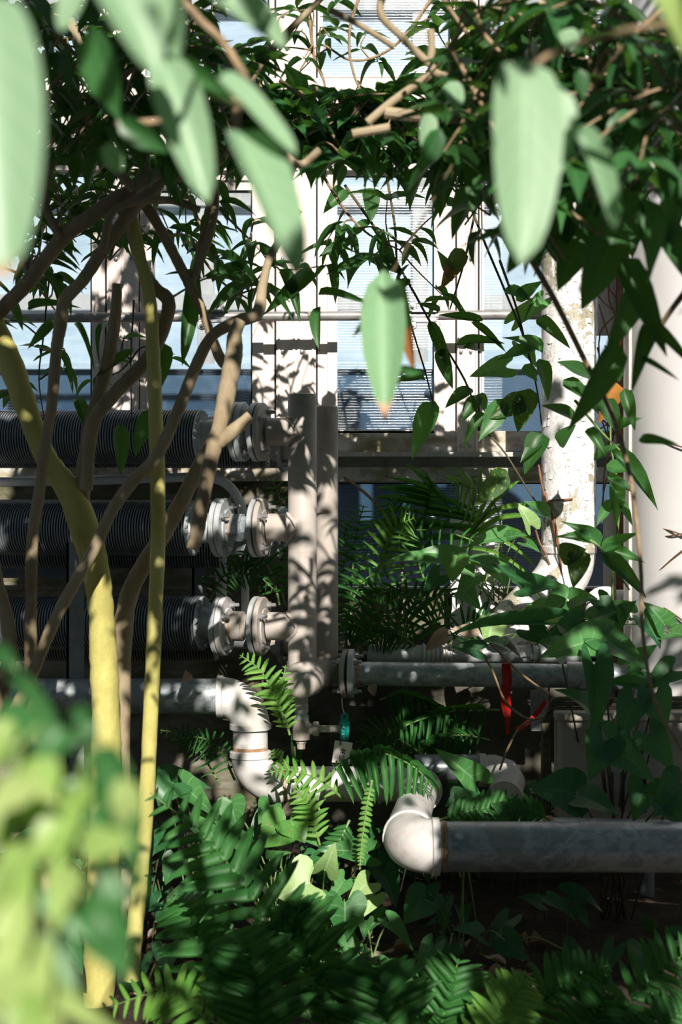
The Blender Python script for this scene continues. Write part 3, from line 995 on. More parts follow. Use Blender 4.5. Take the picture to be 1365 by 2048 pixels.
# peeling painted pipe with a bend
pp = thing('peeling_pipe', W(1138, 1120, 6.0), 'thick upright pipe with flaking white paint bending to the lower left', 'pipe')
PD = 6.0
PR = S(54, PD)
top, bot = W(1138, -400, PD), W(1138, 1100, PD)
part('upright', MB().tube([bot.lerp(top, i / 12) for i in range(13)], PR, 40).mesh('upright', M['peel']), pp)
pts = smooth_path([W(1138, 1095, PD), W(1136, 1125, PD), W(1112, 1172, PD - .02), W(1060, 1222, PD - .06), W(1000, 1285, PD - .12)], 5)
part('bend', MB().tube(pts, PR * .98, 36).mesh('bend', M['peel']), pp)
part('joint_ring', MB().lathe(W(1138, 1107, PD), (0, 0, 1), [(0, PR * 1.0), (.004, PR * 1.03), (.03, PR * 1.03), (.034, PR)], 40).mesh('joint_ring', M['peel']), pp)
rf = random.Random(11)
mb = MB()
for k in range(130):
    z = W(0, rf.uniform(480, 1090), PD).z
    a = rf.uniform(-2.9, .0)
    w, h = rf.uniform(.008, .03), rf.uniform(.008, .035)
    c = Vector((W(1138, 0, PD).x, PD, z))
    vs = []
    for (iu, iv, lift) in ((-1, -1, .002), (1, -1, .003), (1, 1, .0007), (-1, 1, .0007), (0, -1.3, .005), (0, 1.2, .0007)):
        aa = a + iu * w * .5 / PR * rf.uniform(.7, 1.3)
        rr = PR + lift * rf.uniform(.5, 1.2)
        vs.append(c + Vector((cos(aa) * rr, sin(aa) * rr, iv * h * .5)))
    mb.add(vs, [(0, 4, 5, 3), (4, 1, 2, 5)])
part('paint_flakes', mb.mesh('paint_flakes', M['tank'], False), pp, kind='stuff')
for k, path in enumerate((((1078, 930), (1088, 985), (1106, 1030), (1118, 1085), (1124, 1150)), ((1092, 990), (1104, 1030), (1112, 1075), (1116, 1090)), ((1094, 1002), (1120, 1000), (1146, 998)), ((1072, 1060), (1080, 1085), (1092, 1108), (1100, 1130)))):
    pts = []
    for (x, y) in path:
        dx = (x - 1138) / 54.0
        pts.append(W(x, y, PD - PR * math.sqrt(max(0, 1 - min(1, dx * dx))) - .006))
    part('clinging_root', MB().tube(smooth_path(pts, 4), .0045, 6).mesh('clinging_root', M['vine_red']), pp)

# white tank on the right
tk = thing('white_tank', (W(1268, 0, 5.45).x + .45, 5.6, 0), 'large smooth white tank at the right edge', 'tank')
part('shell', MB().lathe((W(1268, 0, 5.45).x + .45, 5.6, 1.0), (0, 0, 1), [(-.26, .10), (-.27, .40), (-.25, .45), (3.2, .45)], 72).mesh('shell', M['tank']), tk)
part('seam_strip', MB().box((W(1266, 0, 5.45).x, 5.52, .7), (W(1272, 0, 5.45).x, 5.60, 4.2)).mesh('seam_strip', M['frame_grey']), tk)
part('foot_ring', MB().lathe((W(1268, 0, 5.45).x + .45, 5.6, .72), (0, 0, 1), [(0, .44), (.01, .465), (.04, .465), (.05, .44)], 72).mesh('foot_ring', M['tank']), tk)
for k in range(3):
    a_ = .5 + 2.094 * k
    part('leg', MB().lathe((W(1268, 0, 5.45).x + .45 + cos(a_) * .38, 5.6 + sin(a_) * .38, -.02), (0, 0, 1), [(0, .03), (.78, .03)], 12).mesh('leg', M['post']), tk)

tcx = W(1268, 0, 5.45).x + .45
for pth in ([(1282, 1172), (1310, 1150), (1345, 1118), (1372, 1096)], [(1300, 1075), (1340, 1072), (1372, 1066)], [(1322, 1056), (1350, 1064), (1372, 1072)], [(1310, 1205), (1340, 1222), (1372, 1246)], [(1325, 886), (1350, 890), (1372, 896)]):
    pts = []
    for (x, y) in pth:
        q = W(x, y, 5.3)
        yy = 5.6 - math.sqrt(max(0, .455 ** 2 - (q.x - tcx) ** 2))
        pts.append(Vector((W(x, y, yy).x, yy, W(x, y, yy).z)))
    part('clinging_root', MB().tube(smooth_path(pts, 4), .0028, 6).mesh('clinging_root', M['vine_red']), tk)

# post between pipe and tank
dp = thing('steel_post', W(1232, 1300, 6.3), 'dark steel post in the gap between peeling pipe and tank', 'post')
part('web', MB().slab(1236, 300, 1262, 1420, 6.25, 6.3).mesh('web', M['vine_red']), dp)
part('flange_plate', MB().slab(1196, 470, 1236, 668, 6.28, 6.34).mesh('flange_plate', M['frame_grey']), dp)
part('lower_plate', MB().slab(1212, 1010, 1238, 1240, 6.28, 6.34).mesh('lower_plate', M['frame']), dp)

# horizontal rail with clamps
rl = thing('rail', W(560, 633, 6.38), 'thin grey rail crossing in front of the windows', 'rail')
part('tube', MB().lathe(W(-120, 637, 6.38), W(1300, 628, 6.38) - W(-120, 637, 6.38), [(0, .0215), ((W(1300, 628, 6.38) - W(-120, 637, 6.38)).length, .0215)], 24).mesh('tube', M['rail']), rl)
for cx in (428, 848):
    c = W(cx, 633, 6.37)
    mb = MB()
    for sgn in (-1, 1):
        mb.box((c.x - .055, c.y - .034, c.z + sgn * .022 - .006), (c.x + .055, c.y - .004, c.z + sgn * .022 + .006))
        for sx in (-1, 1):
            mb.lathe((c.x + sx * .052, c.y - .034, c.z + sgn * .042), (0, 1, 0), [(0, .018), (.004, .021), (.022, .021)], 14)
            mb.box((c.x + sx * .052 - .013, c.y - .032, min(c.z + sgn * .02, c.z + sgn * .045)), (c.x + sx * .052 + .013, c.y - .008, max(c.z + sgn * .02, c.z + sgn * .045)))
    mb.lathe((c.x - .065, c.y + .01, c.z), (1, 0, 0), [(0, .027), (.13, .027)], 20)
    cl = part('clamp', mb.mesh('clamp', M['steel']), rl)
    for sx in (-1, 1):
        for sgn in (-1, 1):
            part('clamp_bolt', MB().lathe((c.x + sx * .052, c.y - .034, c.z + sgn * .042), (0, -1, 0), [(0, .010), (.009, .010), (.0095, .006), (.014, .006)], 6).mesh('clamp_bolt', M['galv_light']), cl)

bd = thing('sunlit_sash_panel', W(950, 1180, 6.5), 'white panel put in for the sunlit part of the lower sash behind the fern tips', 'sash panel')  # added white panel standing in for the sunlit lower sash
part('panel', MB().slab(902, 1035, 990, 1312, 6.46, 6.49).mesh('panel', M['tank']), bd)
part('edge_strip', MB().slab(940, 1035, 945, 1312, 6.452, 6.46).mesh('edge_strip', M['frame_grey']), bd)

# supports and small pipes behind the finned tubes
for (x0, x1, y0, y1, d, lab) in ((133, 168, 1085, 1560, 5.3, 'dark grey angle post crossing in front of the finned tubes'), (384, 412, 1105, 1200, 5.9, 'pale steel support strip behind the middle flanges')):
    o = thing('support_post', W((x0 + x1) / 2, y1, d), lab, 'post')
    part('plate', MB().slab(x0, y0, x1, y1, d, d + .008).mesh('plate', M['post']), o)
    part('leg', MB().slab(x0, y0, x0 + 5, y1, d, d + .05).mesh('leg', M['post']), o)
for (cx, r, lab) in ((443, .023, 'white vertical tube behind the union of the bottom flanges'), (491, .017, 'thin white vertical tube left of the header pipe')):
    o = thing('white_tube', W(cx, 1270, 5.95), lab, 'tube')
    part('tube', MB().lathe(W(cx, 1275, 5.95), (0, 0, 1), [(0, r), (S(190, 5.95), r)], 20).mesh('tube', M['tank']), o)
    part('collar', MB().lathe(W(cx, 1150, 5.95), (0, 0, 1), [(0, r * 1.2), (.015, r * 1.2)], 20).mesh('collar', M['tank']), o)
for py, lab in ((1135, 'thin upper rod crossing the white tubes'), (1152, 'thin lower rod crossing the white tubes')):
    solo('cross_rod', MB().lathe(W(418, py, 5.9), (1, 0, 0), [(0, .004), (S(100, 5.9), .004)], 8).mesh('cross_rod', M['galv_light']), lab, 'rod')
cd = thing('conduit', W(300, 960, 5.95), 'pale grey conduit bending down above the middle flanges', 'conduit')
part('tube', MB().tube(smooth_path([W(-60, 964, 5.95), W(150, 962, 5.95), W(330, 956, 5.93), W(415, 955, 5.9), W(458, 972, 5.88), W(482, 1010, 5.86), W(486, 1050, 5.86), W(486, 1110, 5.9)], 6), .0195, 18).mesh('tube', M['tank']), cd)
o = thing('shelf_rail', W(100, 1006, 5.85), 'pale ledge above the middle finned tube', 'ledge')
part('bar', MB().slab(-80, 999, 150, 1008, 5.8, 5.9).slab(150, 1000, 420, 1008, 5.8, 5.9).mesh('bar', M['frame_grey']), o)
o = thing('wall_panel', W(80, 1150, 6.2), 'grey panel strip between the middle and lowest finned tubes', 'panel')
part('sheet', MB().slab(-60, 1117, 138, 1156, 6.1, 6.13).mesh('sheet', M['post']), o)

# beige box and bundle of cables at lower right
bx = thing('equipment_box', W(1200, 1640, 5.0), 'beige moulded box in the shade under the arrowhead leaves', 'box')


def bevel_box(a, b, r):
    import bmesh
    bm = bmesh.new()
    bmesh.ops.create_cube(bm, size=1)
    for v in bm.verts:
        v.co = Vector(((a[i] + b[i]) / 2 + v.co[i] * (b[i] - a[i]) for i in range(3)))
    bmesh.ops.bevel(bm, geom=bm.edges[:] + bm.verts[:], offset=r, segments=3, profile=.6, affect='EDGES')
    me = bpy.data.meshes.new('body')
    bm.to_mesh(me)
    bm.free()
    me.polygons.foreach_set('use_smooth', [True] * len(me.polygons))
    me.set_sharp_from_angle(angle=radians(40))
    return me


a, b = W(1118, 1650, 5.0), W(1440, 1428, 5.0)
me = bevel_box((a.x, 5.0, a.z), (b.x, 5.13, b.z), .025)
me.materials.append(M['box'])
part('body', me, bx)
a2, b2 = W(1112, 1424, 4.99), W(1450, 1442, 4.99)
me = bevel_box((a2.x, 4.98, b2.z), (b2.x, 5.14, a2.z + .0), .01)
me.materials.append(M['box'])
part('lid', me, bx)
for k in range(4):
    part('vent_slot', MB().slab(1222 + 22 * k, 1545, 1228 + 22 * k, 1625, 4.994, 5.02).mesh('vent_slot', M['gap']), bx)
for k, lab in enumerate(('upper brown cable lying above the beige box', 'middle brown cable lying above the beige box', 'lower brown cable lying above the beige box')):
    y = 1398 + k * 10
    solo('cable', MB().tube(smooth_path([W(1098 - 6 * k, 1640, 5.06), W(1100 - 6 * k, 1470, 5.06), W(1104 - 6 * k, y + 18, 5.06), W(1120, y, 5.06), W(1250, y + 2, 5.06), W(1420, y - 3, 5.1)], 6), .0085, 10).mesh('cable', M['stem_dark']), lab, 'cable')
o = thing('bracket', W(1070, 1460, 5.65), 'blue-grey bracket hanging behind the red ribbon', 'bracket')
part('plate', MB().slab(1062, 1380, 1098, 1462, 5.65, 5.66).mesh('plate', M['galv']), o)
part('hook', MB().tube([W(1078, 1382, 5.65), W(1078, 1330, 5.62)], .008, 8).mesh('hook', M['galv']), o)

# red ribbon, teal hanger, tag
rb = MB()
seq = [(1004, 1022, 1327), (1004, 1022, 1345), (1006, 1020, 1362), (1000, 1021, 1385), (1003, 1023, 1410), (1008, 1022, 1432), (1013, 1020, 1452), (1012, 1019, 1468)]
vs = []
for k, (xa, xb_, y) in enumerate(seq):
    dd = 5.44 + .008 * sin(k * 1.7)
    for off in (0, .0012):
        vs += [W(xa, y, dd + off), W(xb_, y, dd + .006 * (k % 2) + off)]
fs = []
for k in range(len(seq) - 1):
    a = k * 4
    fs += [(a, a + 1, a + 5, a + 4), (a + 2, a + 6, a + 7, a + 3)]
rb.add(vs, fs)
rbt = thing('red_ribbon', W(1012, 1468, 5.44), 'red plastic ribbon tied round the supply pipe and hanging down', 'ribbon')
part('tail', rb.mesh('tail', M['ribbon'], True, 60), rbt)
q = W(1013, 1351, 5.54)
pts = [q + uu.cross(Vector((0, 0, 1))) * cos(a_) * .0 + Vector((0, -cos(a_) * .049, sin(a_) * .049)) for a_ in [2 * pi * k / 24 for k in range(25)]]
vs, fs = [], []
for k, p_ in enumerate(pts):
    vs += [p_ - uu * .016, p_ + uu * .016]
for k in range(24):
    fs.append((2 * k, 2 * k + 1, 2 * k + 3, 2 * k + 2))
mbx = MB()
mbx.add(vs, fs)
part('loop', mbx.mesh('loop', M['ribbon']), rbt)
rb2 = MB()
vs = []
for k, (x, y) in enumerate(((1092, 1402), (1078, 1422), (1062, 1440), (1046, 1452), (1032, 1460))):
    vs += [W(x - 3, y - 4, 5.5 + .003 * k), W(x + 3, y + 5, 5.5)]
rb2.add(vs, [(2 * k, 2 * k + 1, 2 * k + 3, 2 * k + 2) for k in range(4)])
solo('red_ribbon', rb2.mesh('red_ribbon', M['ribbon']), 'short red ribbon scrap slanting between the cables and the dark', 'ribbon')

th = thing('teal_hanger', W(690, 1484, 5.4), 'teal plastic clip hanging below the flange', 'clip')
mb = MB()
xs = [(690, 1434, 8), (688, 1447, 9), (687, 1462, 9), (690, 1476, 9)]
for (x, y, r) in xs:
    c = W(x, y, 5.40)
    rr = S(r, 5.4)
    mb.tube([c + Vector((cos(2 * pi * k / 16) * rr * .72, 0, sin(2 * pi * k / 16) * rr * .8)) for k in range(17)], rr * .30, 8, False)
mb.slab(681, 1434, 698, 1480, 5.402, 5.41)
part('body', mb.mesh('body', M['teal']), th)
part('bar', MB().tube([W(697, 1443, 5.395), W(696, 1460, 5.39), W(694, 1474, 5.395)], .007, 8).mesh('bar', M['teal']), th)
part('wire', MB().tube([W(690, 1430, 5.40), W(685, 1415, 5.41), W(684, 1397, 5.45)], .0022, 6).mesh('wire', M['steel']), th)
tg = thing('valve_tag', W(686, 1522, 5.39), 'small white tag with black characters hanging from the teal clip', 'tag')
tgme = bevel_box((-.034, -.0015, -.042), (.034, .0015, .042), .0012)
tgme.materials.append(M['tagw'])
TM = Matrix.Translation(W(685, 1505, 5.385)) @ Matrix.Rotation(radians(8), 4, 'Y')
plate = part('plate', tgme, tg, TM)
part('cord', MB().tube([W(682, 1490, 5.383), W(681, 1484, 5.38), W(685, 1478, 5.39)], .003, 6).mesh('cord', M['stem_dark']), tg)


def strokes(name, segs, s, loc):
    mb = MB()
    for (x0, y0, x1, y1, w) in segs:
        a, b = Vector((x0, y0)), Vector((x1, y1))
        dr = (b - a).normalized() if (b - a).length > 0 else Vector((1, 0))
        n = Vector((-dr.y, dr.x)) * w / 2
        a, b = a - dr * w * .3, b + dr * w * .3
        q = [a + n, a - n, b - n, b + n]
        vs = [Vector((loc[0] + p_.x * s, yy, loc[1] - p_.y * s)) for yy in (-.0021, -.0012) for p_ in q]
        mb.add(vs, [(0, 1, 2, 3), (4, 7, 6, 5), (0, 4, 5, 1), (1, 5, 6, 2), (2, 6, 7, 3), (3, 7, 4, 0)])
    o = bpy.data.objects.new(name, mb.mesh(name, M['ink'], False))
    COL.objects.link(o)
    o.parent = plate
    return o


# the two written characters, drawn stroke by stroke in a 10 x 10 cell
strokes('character', [(5, 0, 5, 2.2, .9), (2.6, .6, 3.4, 1.9, .9), (7.4, .6, 6.6, 1.9, .9), (1, 2.4, 9, 2.4, .9), (1, 2.4, .7, 3.7, .9), (9, 2.4, 8.6, 3.7, .9),
                      (3, 3.6, 7, 3.6, .8), (3, 3.6, 3, 5.4, .8), (7, 3.6, 7, 5.4, .8), (3, 5.4, 7, 5.4, .8),
                      (1.8, 6.6, 8.2, 6.6, .9), (1.8, 6.6, 1.8, 9.4, .9), (8.2, 6.6, 8.2, 9.2, .9), (8.2, 9.2, 7.2, 9.2, .8), (5, 5.4, 5, 10, .9)], .0024, (-.010, .016))
strokes('character', [(.8, .6, .8, 9, .9), (.8, .6, 3.4, .6, .9), (3.4, .6, 3.4, 9, .9), (.8, 4.4, 3.4, 4.4, .8), (.8, 8.4, 3.4, 8.4, .9),
                      (5, 1.8, 9, 1.8, .8), (7, .2, 7, 3.8, .8), (4.6, 3.8, 9.6, 3.8, .9), (4.6, 5.9, 9.6, 5.9, .9), (8.3, 4.6, 8.3, 9.6, .9), (8.3, 9.6, 7.2, 9.2, .8), (5.6, 7.0, 6.4, 8.2, .8)], .0024, (-.010, -.010))

# ------------------------------------------------------------------ the branching shrub on the left
TD = 4.45
shrub = thing('shrub', W(205, 1990, TD), 'multi-stemmed shrub with smooth tan and yellow-green trunks on the left', 'shrub')


def limb(path, mat, d=TD, name='branch', seg=14, parent=None, jitter=.05, seed=1):
    rnd = random.Random(seed)
    pts = [W(x, y, d + (p[0] if p else 0)) for (x, y, r, *p) in path]
    rad = [S(r, d) for (x, y, r, *p) in path]
    sp = smooth_path(pts, 7)
    rr = lerp_list(rad, len(sp))
    rr = [r * (1 + rnd.uniform(-jitter, jitter)) for r in rr]
    return part(name, MB().tube(sp, rr, seg, True, .02, rnd).mesh(name, M[mat]), parent or shrub)


limb([(196, 2070, 31), (200, 1900, 32), (208, 1700, 31), (212, 1560, 31), (212, 1440, 29), (208, 1330, 28), (203, 1230, 25), (192, 1140, 27), (172, 1065, 30), (140, 985, 26), (92, 915, 21), (58, 830, 22), (22, 730, 25), (-20, 640, 26)], 'bark_green', name='trunk', seg=20, seed=2)
limb([(262, 1960, 17), (268, 1880, 17), (282, 1740, 16), (293, 1600, 16), (301, 1440, 15), (309, 1260, 15), (316, 1080, 15), (315, 940, 15), (310, 800, 14), (306, 700, 14), (300, 600, 13), (282, 520, 12), (266, 440, 12)], 'bark_green', d=4.35, name='trunk', seg=16, seed=3)
limb([(258, 1960, 14, .3), (250, 1700, 16, .3), (244, 1450, 18, .25), (246, 1280, 20, .2), (262, 1180, 19, .2), (320, 1080, 17, .1), (362, 1005, 16, .05), (400, 930, 15, .05), (430, 880, 14, .05)], 'bark', name='branch', seed=4)
limb([(165, 1045, 15, .02), (166, 960, 15), (176, 880, 14), (186, 830, 14), (212, 740, 14), (222, 690, 13), (231, 630, 12), (235, 568, 10)], 'bark', seed=5)
limb([(172, 980, 13), (186, 850, 14), (232, 785, 14), (300, 712, 14), (332, 640, 14), (336, 600, 14), (310, 575, 12), (284, 530, 12), (266, 470, 12), (262, 420, 13)], 'bark', d=4.4, seed=6)
limb([(30, 1420, 13), (66, 1345, 12), (110, 1240, 12), (150, 1165, 12), (190, 1095, 12), (224, 1022, 12), (266, 962, 13), (310, 918, 13), (352, 832, 12), (394, 728, 12), (425, 672, 11), (470, 645, 12), (515, 626, 14), (526, 570, 9), (545, 505, 8), (600, 420, 7)], 'bark', d=4.25, seed=7)
limb([(60, 1420, 13), (64, 1100, 12), (78, 990, 12), (92, 880, 11), (103, 815, 11), (113, 700, 12), (121, 650, 13), (130, 600, 13), (166, 560, 13), (206, 500, 13), (242, 452, 14), (266, 415, 16), (300, 385, 14), (322, 362, 12), (334, 330, 11), (350, 270, 10), (420, 150, 10)], 'bark', d=4.3, seed=8)
limb([(-30, 650, 15), (10, 612, 15), (60, 560, 15), (122, 480, 15), (176, 437, 16), (232, 398, 15), (268, 376, 15), (290, 330, 12), (240, 250, 11), (180, 150, 11), (140, 40, 10)], 'bark', d=4.35, seed=9)
limb([(383, 1098, 11), (395, 1062, 15), (404, 1010, 14), (420, 930, 15), (440, 850, 16), (455, 780, 19), (468, 710, 18), (470, 668, 14), (482, 640, 12)], 'bark', d=4.2, seed=10)
limb([(432, 890, 14), (462, 866, 15), (502, 832, 12)], 'bark', d=4.2, seed=11)
limb([(462, 735, 14), (440, 715, 11), (412, 640, 9), (396, 600, 10), (380, 570, 11), (358, 528, 11), (330, 474, 11), (298, 420, 11), (280, 400, 11)], 'bark', d=4.4, seed=12)
limb([(280, 400, 10), (290, 300, 9), (240, 200, 9), (250, 100, 8), (260, -40, 8)], 'bark', d=4.5, seed=13)
limb([(268, 378, 11), (330, 340, 13), (370, 350, 14), (430, 330, 11), (470, 270, 9), (478, 215, 8), (460, 150, 9), (410, 80, 9), (380, 20, 8), (370, -40, 8)], 'bark', d=4.1, seed=14)
limb([(478, 215, 8), (520, 130, 8), (580, 60, 7), (640, 0, 6), (680, -50, 6)], 'bark', d=4.15, seed=15)
limb([(-30, 1480, 16), (20, 1300, 15), (-10, 1150, 14), (-40, 1000, 14)], 'bark', d=4.3, seed=16)
limb([(95, 2060, 17), (98, 1900, 16), (90, 1600, 15), (62, 1400, 13)], 'bark', d=4.3, seed=17)
limb([(388, 600, 9), (400, 500, 8), (420, 420, 8), (400, 330, 8), (340, 250, 8)], 'bark', d=4.6, seed=18)


for k, pth in enumerate(([(268, 378, 10), (220, 330, 9), (150, 290, 9), (100, 250, 8), (70, 170, 7)], [(300, 385, 9), (360, 300, 9), (380, 230, 8), (330, 160, 7), (320, 60, 7)], [(330, 340, 9), (300, 260, 8), (220, 220, 8), (150, 210, 7), (90, 130, 7)],
                         [(240, 452, 9), (300, 360, 9), (400, 300, 9), (500, 280, 8), (600, 300, 7), (690, 310, 6)], [(150, 290, 8), (180, 230, 7), (250, 150, 7), (300, 100, 6)], [(122, 480, 9), (90, 400, 8), (110, 320, 8), (200, 270, 7), (340, 245, 7)],
                         [(378, 575, 8), (420, 470, 8), (430, 380, 8), (400, 300, 7)], [(60, 560, 9), (40, 470, 8), (80, 390, 8), (60, 300, 8)], [(205, 504, 9), (230, 420, 8), (330, 400, 8), (400, 420, 7)])):
    limb(pth, 'bark', d=4.25 + .08 * (k % 4), seed=30 + k)


def twig_leaves(parent, mbs, base, tip, n, key, L, wr, rnd, whorl=True, hang=.35, r=.0035):
    """a twig as a tube in mbs with n leaves round its tip and along it"""
    base, tip = Vector(base), Vector(tip)
    mid = base.lerp(tip, .5) + Vector((rnd.uniform(-.03, .03), rnd.uniform(-.03, .03), rnd.uniform(-.01, .05)))
    pts = smooth_path([base, mid, tip], 4)
    mbs.tube(pts, lerp_list([r, r * .55], len(pts)), 5)
    ax_ = (tip - mid).normalized()
    for k in range(n):
        s = 1.0 if (whorl and k < n * .6) else rnd.uniform(.35, 1)
        p_ = pts[min(len(pts) - 1, int(s * (len(pts) - 1)))]
        a = 2.4 * k + rnd.uniform(-.5, .5)
        side = Vector((cos(a), sin(a) * .9, rnd.uniform(-.2, .7) - hang))
        dr = (side + ax_ * .5).normalized()
        up = Vector((rnd.uniform(-.35, .35), rnd.uniform(-.6, .2), 1.0))
        ll = L * rnd.uniform(.65, 1.2)
        put_leaf(parent, key, p_ + dr * .006, dr, up, ll, ll * wr * rnd.uniform(.8, 1.15), rnd)


DENS = [[.95, .95, .6, .30, .35, .8, .95, .7], [.9, .95, .7, .25, .35, .85, .95, .9], [.9, .9, .9, .75, .85, .95, 1, 1], [.7, .6, .6, .25, .35, .8, .95, 1],
        [.55, .4, .2, .10, .25, .35, .8, .9], [.4, .25, .2, .22, .25, .25, .5, .6], [.25, .18, .15, .1, .1, .3, .4, .35], [.2, .12, .1, 0, .05, .3, .45, .2], [.12, .05, .05, 0, .05, .25, .4, .1]]


def dens(px, py):
    c = min(7, max(0, int(px / 171)))
    r = min(8, max(0, int(py / 100)))
    return DENS[r][c]


def foliage(parent, mat, anchors, region, n_twigs, nl, key, L, wr, drange, seed, hang=.35, stem_name='twigs', use_dens=True, reach=.5, stems_r=.004):
    """twigs that leave the anchor points (world) for tips inside a pixel region"""
    rnd = random.Random(seed)
    mbs = MB()
    made = 0
    tries = 0
    total = 0
    while made < n_twigs and tries < n_twigs * 30:
        tries += 1
        px, py = rnd.uniform(region[0], region[2]), rnd.uniform(region[1], region[3])
        if use_dens and rnd.random() > dens(px, py) ** 1.4:
            continue
        tip = W(px, py, rnd.uniform(*drange))
        near = min(anchors, key=lambda q_: (q_ - tip).length + rnd.uniform(0, .15))
        v = tip - near
        base = near if v.length < reach else tip - v.normalized() * reach * rnd.uniform(.5, 1)
        k = rnd.randint(*nl)
        if total + k > 298:
            break
        twig_leaves(parent, mbs, base, tip, k, key, L, wr, rnd, True, hang, stems_r)
        total += k
        made += 1
    part(stem_name, mbs.mesh(stem_name, mat), parent, kind='stuff')
    return total


anch = [W(*q, 4.4) for q in ((265, 400), (330, 340), (235, 568), (122, 480), (60, 560), (240, 250), (180, 150), (140, 40), (250, 100), (420, 150), (380, 20), (470, 215), (526, 560), (545, 505), (130, 600), (335, 600), (450, 300), (40, 660), (330, 474), (520, 130))]
foliage(shrub, M['twig'], anch, (-30, 330, 560, 800), 26, (4, 6), 'shrub', .125, .26, (4.5, 5.1), 21, .45, reach=.4)
foliage(shrub, M['twig'], anch, (-30, -40, 620, 360), 34, (4, 6), 'shrub', .12, .30, (4.2, 5.0), 22, .35, stem_name='twigs', reach=.4)

# explicit dark leaves of the shrub seen against the windows
for (b0, t0, w_) in (((560, 545), (605, 600), 30), ((625, 545), (552, 600), 34), ((500, 540), (420, 535), 26), ((512, 570), (430, 590), 20), ((520, 570), (590, 610), 14), ((388, 550), (370, 720), 36),
                     ((640, 615), (625, 680), 26), ((445, 512), (520, 548), 22), ((265, 700), (195, 745), 20), ((215, 650), (180, 690), 14), ((300, 820), (270, 905), 34), ((240, 850), (245, 940), 34),
                     ((155, 800), (180, 850), 26), ((110, 640), (60, 690), 22), ((60, 620), (120, 590), 18), ((640, 590), (720, 585), 18), ((150, 650), (190, 700), 12), ((330, 690), (325, 770), 30)):
    leaf_px(shrub, 'shrub', b0, t0, w_, 4.5, 4.4, (random.Random(b0[0]).uniform(-.6, .6), .5), b0[1] % 3)

# ------------------------------------------------------------------ climbers and canopy plants in front of the windows
def climber(name, label, cat, base, mat, stems, fols, group=None, sr=.006):
    t = thing(name, base, label, cat, group)
    an = []
    for k, path in enumerate(stems):
        pts = smooth_path([W(x, y, d) for (x, y, d) in path], 6)
        an += pts[::2]
        part('stem', MB().tube(pts, lerp_list([sr, sr * .5], len(pts)), 8).mesh('stem', M[mat]), t)
    for k, fo in enumerate(fols):
        foliage(t, M[mat], an, **fo)
    return t


climber('climbing_vine', 'tangled dark vine filling the top left corner', 'vine', W(80, -80, 4.0), 'twig',
        [[(60, -60, 3.9), (120, 80, 3.9), (260, 170, 4.0), (420, 230, 4.0), (560, 250, 4.1)], [(300, -60, 3.8), (330, 60, 3.8), (420, 160, 3.9), (480, 320, 3.9)]],
        [dict(region=(-20, -30, 540, 330), n_twigs=52, nl=(4, 6), key='vine_dark', L=.115, wr=.48, drange=(3.6, 4.3), seed=31)])
climber('climbing_vine', 'fine-twigged vine against the bright top pane in the middle', 'vine', W(700, -80, 4.7), 'twig',
        [[(900, -60, 4.7), (820, 60, 4.7), (760, 110, 4.7), (700, 120, 4.7), (640, 90, 4.7), (600, 140, 4.7)], [(740, -60, 4.7), (700, 60, 4.7), (712, 160, 4.7), (760, 230, 4.7)], [(620, 40, 4.7), (630, 120, 4.7), (650, 170, 4.7), (640, 230, 4.7)], [(900, 130, 4.7), (780, 210, 4.7), (690, 250, 4.7), (560, 260, 4.7)]],
        [dict(region=(520, -20, 920, 330), n_twigs=44, nl=(3, 5), key='vine_dark', L=0.085, wr=.42, drange=(4.5, 4.9), seed=32, stems_r=.0035)])
climber('climbing_vine', 'leafy band of vine hanging across below the top panes', 'vine', W(500, 240, 4.3), 'twig',
        [[(420, 250, 4.3), (560, 235, 4.3), (700, 250, 4.3), (820, 240, 4.3), (960, 230, 4.3), (1100, 250, 4.3)], [(640, 330, 4.3), (560, 300, 4.3), (500, 260, 4.3)], [(1100, 200, 4.3), (960, 310, 4.3), (860, 400, 4.3)]],
        [dict(region=(440, 165, 1000, 335), n_twigs=56, nl=(4, 6), key='vine', L=0.13, wr=.42, drange=(4.15, 4.45), seed=33)])
climber('climbing_vine', 'dense dark vine covering the window head at the right', 'vine', W(1100, -80, 2.9), 'twig',
        [[(860, -60, 2.9), (960, 60, 2.9), (1060, 160, 2.9), (1200, 230, 2.9), (1380, 260, 2.9)], [(1380, 60, 2.9), (1240, 120, 2.9), (1120, 300, 2.9), (1080, 420, 2.9)], [(900, 90, 2.9), (980, 240, 2.9), (1060, 400, 2.9), (1130, 520, 2.9)]],
        [dict(region=(840, -30, 1390, 330), n_twigs=56, nl=(4, 6), key='vine_dark', L=0.09, wr=.46, drange=(2.6, 3.2), seed=34)])
climber('climbing_vine', 'broad-leaved green vine blurred at the upper right', 'vine', W(1300, -80, 2.7), 'twig',
        [[(1400, -40, 2.6), (1280, 60, 2.6), (1180, 180, 2.7), (1120, 300, 2.7)], [(1400, 150, 2.5), (1300, 260, 2.6), (1230, 380, 2.7), (1200, 470, 2.7)]],
        [dict(region=(1010, -20, 1390, 400), n_twigs=26, nl=(4, 6), key='vine', L=.105, wr=.42, drange=(2.3, 3.0), seed=35, hang=.7)])
climber('climbing_vine', 'dense small-leaved vine behind the upper middle twigs', 'vine', W(980, 100, 4.5), 'twig',
        [[(1080, 20, 4.5), (940, 150, 4.5), (860, 260, 4.5), (900, 370, 4.5), (980, 430, 4.5)], [(1100, 300, 4.5), (1000, 360, 4.5), (930, 450, 4.5)]],
        [dict(region=(820, 40, 1240, 500), n_twigs=50, nl=(4, 6), key='vine', L=0.125, wr=.42, drange=(4.3, 4.7), seed=36)])
